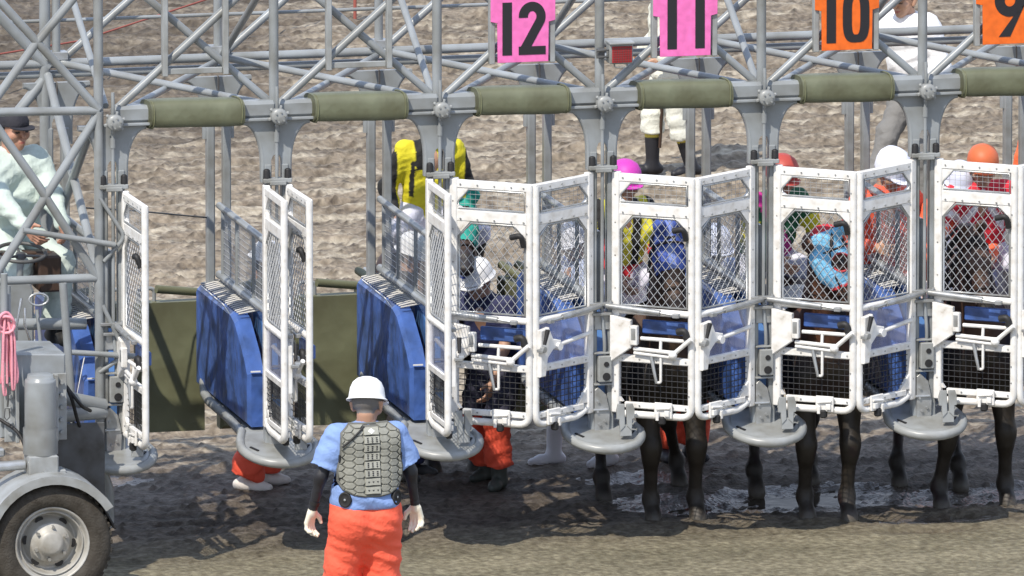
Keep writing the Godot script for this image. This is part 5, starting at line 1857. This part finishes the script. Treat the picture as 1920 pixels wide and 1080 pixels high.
func build_people() -> void:
	build_starter()
	var red := Color(0.70, 0.085, 0.04)
	var lblue := Color(0.42, 0.52, 0.75)
	var navy := Color(0.02, 0.025, 0.075)
	# driver on the left end
	person({"label": "person in a pale mint raincoat and dark cap at the gate's steering wheel", "pos": Vector3(-3.39, 1.20, -1.12), "yaw": 0.25, "size": 0.98, "fine": true, "pelvis": Vector3(0, 0.62, 0), "head_yaw": 0.2, "head_pitch": -0.02, "lean": 0.05, "bulk": 0.018, "wrinkle": 0.009, "shirt": Color(0.50, 0.58, 0.53), "trousers": Color(0.48, 0.55, 0.51), "hat": "cap", "hat_col": Color(0.02, 0.022, 0.03), "hand_l": Vector3(0.14, 0.72, 0.46), "hand_r": Vector3(-0.10, 0.72, 0.46), "foot_l": Vector3(0.12, 0.0, 0.38), "foot_r": Vector3(-0.12, 0.0, 0.38), "hem": 0.84, "shoes": Color(0.02, 0.02, 0.02), "boot": 0.6, "skin": Color(0.42, 0.22, 0.15), "cell": 0.016})
	# handlers behind and inside the stalls
	person({"label": "person in red trousers and white shoes behind the leftmost open gate pair", "pos": Vector3(-1.66, 0, -2.15), "yaw": 1.3, "lean": 0.10, "head_pitch": 0.3, "shirt": Color(0.10, 0.11, 0.12), "trousers": red, "leg_bulk": 0.03, "leg_wrinkle": 0.009, "foot_l": Vector3(0.12, 0, 0.05), "foot_r": Vector3(-0.12, 0, -0.06), "hand_l": Vector3(0.2, 1.0, 0.4), "hand_r": Vector3(-0.2, 0.95, 0.35), "shoes": Color(0.62, 0.58, 0.54), "group": "handlers"})
	person({"label": "person in white helmet and dark purple jacket behind the mesh left of stall 12", "pos": Vector3(-0.70, 0, -2.25), "yaw": 0.9, "lean": 0.08, "head_pitch": 0.25, "shirt": Color(0.035, 0.03, 0.05), "shirt_fn": func(_x, y, _z, arm): return Color(0.07, 0.05, 0.16) if arm > 0.3 or y < 1.05 else Color(0.03, 0.028, 0.03), "trousers": navy, "hand_l": Vector3(0.22, 1.0, 0.38), "hand_r": Vector3(-0.2, 1.0, 0.38), "shoes": Color(0.03, 0.03, 0.03), "group": "handlers"})
	person({"label": "person in navy shirt and badged white helmet crouching at the horse of stall 12", "pos": Vector3(-0.20, 0, -1.95), "yaw": -0.75, "pelvis": Vector3(0, 0.86, -0.05), "lean": 0.42, "head_pitch": 0.35, "head_yaw": -0.2, "badge": true, "shirt": navy, "sleeve": 0.3, "trousers": red, "trousers_up": Color(0.02, 0.022, 0.04), "up_from": 0.50, "leg_bulk": 0.022, "leg_wrinkle": 0.009, "leg_to": 0.8, "hand_l": Vector3(0.16, 0.66, 0.36), "hand_r": Vector3(-0.28, 1.0, 0.42), "foot_l": Vector3(0.12, 0, 0.14), "foot_r": Vector3(-0.12, 0, -0.12), "shoes": Color(0.05, 0.055, 0.05), "boot": 0.5, "group": "handlers"})
	person({"label": "person in white rubber boots and light blue shirt right of stall 12", "pos": Vector3(0.45, 0, -2.42), "yaw": -1.25, "lean": 0.02, "head_pitch": 0.25, "shirt_fn": func(x, y, _z, arm): return Color(0.02, 0.02, 0.025) if arm < 0.02 and y < 1.3 and y > 1.12 and absf(x) < 0.2 else Color(0.46, 0.54, 0.76), "trousers": Color(0.30, 0.33, 0.38), "hand_l": Vector3(0.2, 1.15, 0.38), "hand_r": Vector3(-0.25, 1.0, 0.3), "foot_l": Vector3(0.11, 0, -0.16), "foot_r": Vector3(-0.11, 0, 0.15), "shoes": Color(0.62, 0.62, 0.66), "boot": 0.85, "leg_to": 0.35, "hat_col": Color(0.75, 0.77, 0.85), "group": "handlers"})
	person({"label": "person in orange trousers and pale blue shirt beside the horse of stall 11", "pos": Vector3(1.22, 0, -2.5), "yaw": 0.2, "lean": 0.4, "head_pitch": 0.3, "shirt": lblue, "trousers": red, "leg_bulk": 0.02, "hand_l": Vector3(0.25, 1.05, 0.35), "hand_r": Vector3(-0.2, 1.05, 0.4), "shoes": Color(0.04, 0.04, 0.05), "boot": 0.5, "hat_col": Color(0.62, 0.68, 0.85), "foot_l": Vector3(-0.05, 0, 0), "foot_r": Vector3(-0.25, 0, -0.05), "group": "handlers"})
	person({"label": "person in orange jacket and white helmet standing on the rail between stalls 10 and 9", "pos": Vector3(2.10, 0.56, -1.35), "yaw": 0.25, "lean": 0.12, "hat": "jockey", "head_pitch": 0.5, "head_yaw": 0.25, "shirt": Color(0.80, 0.13, 0.07), "trousers": red, "hand_l": Vector3(0.28, 1.12, 0.3), "hand_r": Vector3(-0.22, 1.05, 0.3), "hat_col": Color(0.75, 0.78, 0.88), "pelvis": Vector3(0, 0.86, -0.03), "size": 0.93, "group": "handlers"})
	person({"label": "person in orange vest and pale helmet leaning over the horse of stall 9", "pos": Vector3(2.54, 0.68, -1.40), "yaw": 0.1, "lean": 0.30, "head_pitch": 0.35, "pelvis": Vector3(0, 0.72, -0.05), "shirt": Color(0.80, 0.15, 0.07), "trousers": red, "leg_bulk": 0.015, "hand_l": Vector3(0.15, 0.85, 0.40), "hand_r": Vector3(-0.2, 0.85, 0.38), "foot_l": Vector3(0.2, 0.0, 0.2), "foot_r": Vector3(-0.16, 0, 0.0), "shoes": Color(0.75, 0.72, 0.72), "hat_col": Color(0.66, 0.70, 0.86), "group": "handlers"})
	# jockeys
	var breech := Color(0.62, 0.63, 0.74)
	var ybk := func(x, y, z, arm):
		if arm > 0.0: return Color(0.62, 0.55, 0.02) if fposmod(arm * 7.0 + x * 3.0, 1.0) < 0.5 and z > -0.03 else Color(0.012, 0.012, 0.014)
		return Color(0.60, 0.54, 0.02) if absf(x) < 0.11 or y < 1.12 else Color(0.012, 0.012, 0.014)
	var yarm := func(x, y, z, arm):
		if arm > 0.0: return Color(0.012, 0.012, 0.014) if absf(x) > 0.245 else Color(0.64, 0.57, 0.02)
		if y > 1.30 and absf(x) > 0.045 and absf(x) < 0.12 and z > -0.05: return Color(0.012, 0.012, 0.014)
		if absf(x) > 0.125 and absf(x) < 0.155 and y < 1.36: return Color(0.012, 0.012, 0.014)
		return Color(0.62, 0.55, 0.02)
	var sit := {"leg_bulk": 0.0, "foot_l": Vector3(0.30, 0.42, 0.12), "foot_r": Vector3(-0.30, 0.42, 0.12), "knee_l": Vector3(0.4, 0.3, 1), "knee_r": Vector3(-0.4, 0.3, 1), "trousers": breech, "shoes": Color(0.015, 0.015, 0.015), "boot": 0.8, "leg_to": 0.4, "hat": "jockey", "sleeve": 0.97, "bulk": 0.008, "top_name": "silks", "group": "jockeys", "hem": 0.95, "pelvis": Vector3(0, 0.93, 0)}
	var js := [
		{"label": "person in yellow and black silks riding the horse of stall 12", "pos": Vector3(-0.40, 0.72, -2.95), "lean": 0.28, "head_pitch": 0.1, "shirt_fn": yarm, "hat_col": Color(0.85, 0.40, 0.65), "hand_l": Vector3(0.24, 0.94, 0.26), "hand_r": Vector3(-0.27, 0.94, 0.24), "elbow_l": Vector3(0.4, -0.2, -0.8), "elbow_r": Vector3(-0.4, -0.2, -0.8), "bulk": 0.0},
		{"label": "person in yellow and black striped silks with red waist and magenta cap in stall 11", "pos": Vector3(0.43, 0.565, -1.40), "yaw": 0.2, "lean": 0.22, "head_pitch": 0.15, "shirt_fn": func(x, y, z, arm):
			if y < 1.03 and arm <= 0.0: return Color(0.55, 0.02, 0.035)
			if arm > 0.22: return Color(0.55, 0.02, 0.035)
			return Color(0.62, 0.58, 0.05) if fposmod(x * 7.5 + 0.25, 1.0) < 0.5 else Color(0.012, 0.012, 0.014), "hat_col": Color(0.55, 0.05, 0.42), "hand_l": Vector3(0.14, 0.98, 0.46), "hand_r": Vector3(-0.16, 0.96, 0.40)},
		{"label": "person in green silks with a magenta sash, yellow sleeves and red cap in stall 10", "pos": Vector3(1.33, 0.63, -1.30), "yaw": 0.25, "lean": 0.42, "head_pitch": 0.25, "shirt_fn": func(x, y, z, arm):
			if arm > 0.12 and arm < 0.28: return Color(0.62, 0.55, 0.03)
			if absf((y - 1.22) + x * 1.5) < 0.075 and arm <= 0.0: return Color(0.50, 0.03, 0.25)
			return Color(0.015, 0.10, 0.045), "hat_col": Color(0.42, 0.06, 0.045), "hand_l": Vector3(0.24, 1.02, 0.46), "hand_r": Vector3(-0.12, 0.98, 0.42)},
		{"label": "person in red silks with white V bands and orange cap in stall 9", "pos": Vector3(2.69, 0.62, -1.35), "yaw": -0.1, "lean": 0.38, "head_pitch": 0.2, "shirt_fn": func(x, y, z, arm):
			if arm > 0.0: return Color(0.75, 0.73, 0.74) if fposmod(arm * 8.0, 1.0) < 0.4 else Color(0.58, 0.02, 0.04)
			return Color(0.75, 0.73, 0.76) if absf(absf(x) * 1.5 + y - 1.42) < 0.045 else Color(0.58, 0.02, 0.04), "hat_col": Color(0.60, 0.14, 0.05), "hand_l": Vector3(0.26, 1.0, 0.42), "hand_r": Vector3(-0.26, 1.0, 0.42)},
	]
	for j in js:
		var q := sit.duplicate()
		for key in j: q[key] = j[key]
		q["size"] = 0.88
		q["cell"] = 0.013
		person(q)
	# people out on the track
	var w := person({"label": "person in a white rain suit and black boots with yellow bands far behind the gate", "pos": Vector3(3.54, 0, -12.7), "yaw": -1.45, "size": 0.84, "bulk": 0.05, "wrinkle": 0.010, "shirt": Color(0.66, 0.66, 0.57), "trousers": Color(0.66, 0.66, 0.58), "leg_bulk": 0.018, "leg_wrinkle": 0.008, "leg_to": 0.42, "hem": 0.86, "hat_col": Color(0.7, 0.7, 0.65), "shoes": Color(0.015, 0.015, 0.016), "boot": 0.72, "boot_band": Color(0.50, 0.40, 0.06), "foot_l": Vector3(0.08, 0, -0.14), "foot_r": Vector3(-0.10, 0, 0.13), "hand_l": Vector3(0.26, 1.0, 0.2), "hand_r": Vector3(-0.34, 0.98, 0.12)})
	var st := thing("walking_stick", "thin brown stick held by the person in the white rain suit", "stick", "", Vector3(3.46, 0.19, -12.72))
	var g := Geo.new()
	g.tube(Vector3(0, 0, 0), Vector3(0.02, 0.66, 0.06), 0.011, 0.013, 8)
	put("shaft", g, M["brown"], st)
	g = Geo.new()
	g.path(rounded([Vector3(0.02, 0.66, 0.06), Vector3(0.02, 0.75, 0.06), Vector3(0.10, 0.75, 0.08)], 0.04), 0.013, 8)
	put("handle", g, M["brown"], st)
	person({"label": "person in white shirt and gray trousers hurrying left on the far track", "pos": Vector3(4.80, 0, -10.9), "yaw": -0.9, "size": 0.93, "lean": 0.30, "head_pitch": 0.1, "bulk": 0.03, "wrinkle": 0.009, "shirt": Color(0.78, 0.78, 0.78), "trousers": Color(0.17, 0.165, 0.16), "hat": "cap", "hat_col": Color(0.12, 0.08, 0.06), "shoes": Color(0.03, 0.03, 0.03), "foot_l": Vector3(0.1, 0, 0.05), "foot_r": Vector3(-0.1, 0, 0.48), "hand_l": Vector3(0.25, 0.98, 0.35), "hand_r": Vector3(-0.3, 0.95, -0.2)})
	person({"label": "person in orange jacket and pale cap at the right edge behind stall 9", "pos": Vector3(4.47, 0, -6.2), "yaw": -0.5, "bulk": 0.03, "shirt": Color(0.85, 0.15, 0.05), "trousers": red, "hat": "cap", "hat_col": Color(0.7, 0.68, 0.64), "shoes": Color(0.03, 0.03, 0.03), "hand_l": Vector3(0.28, 0.92, 0.1)})
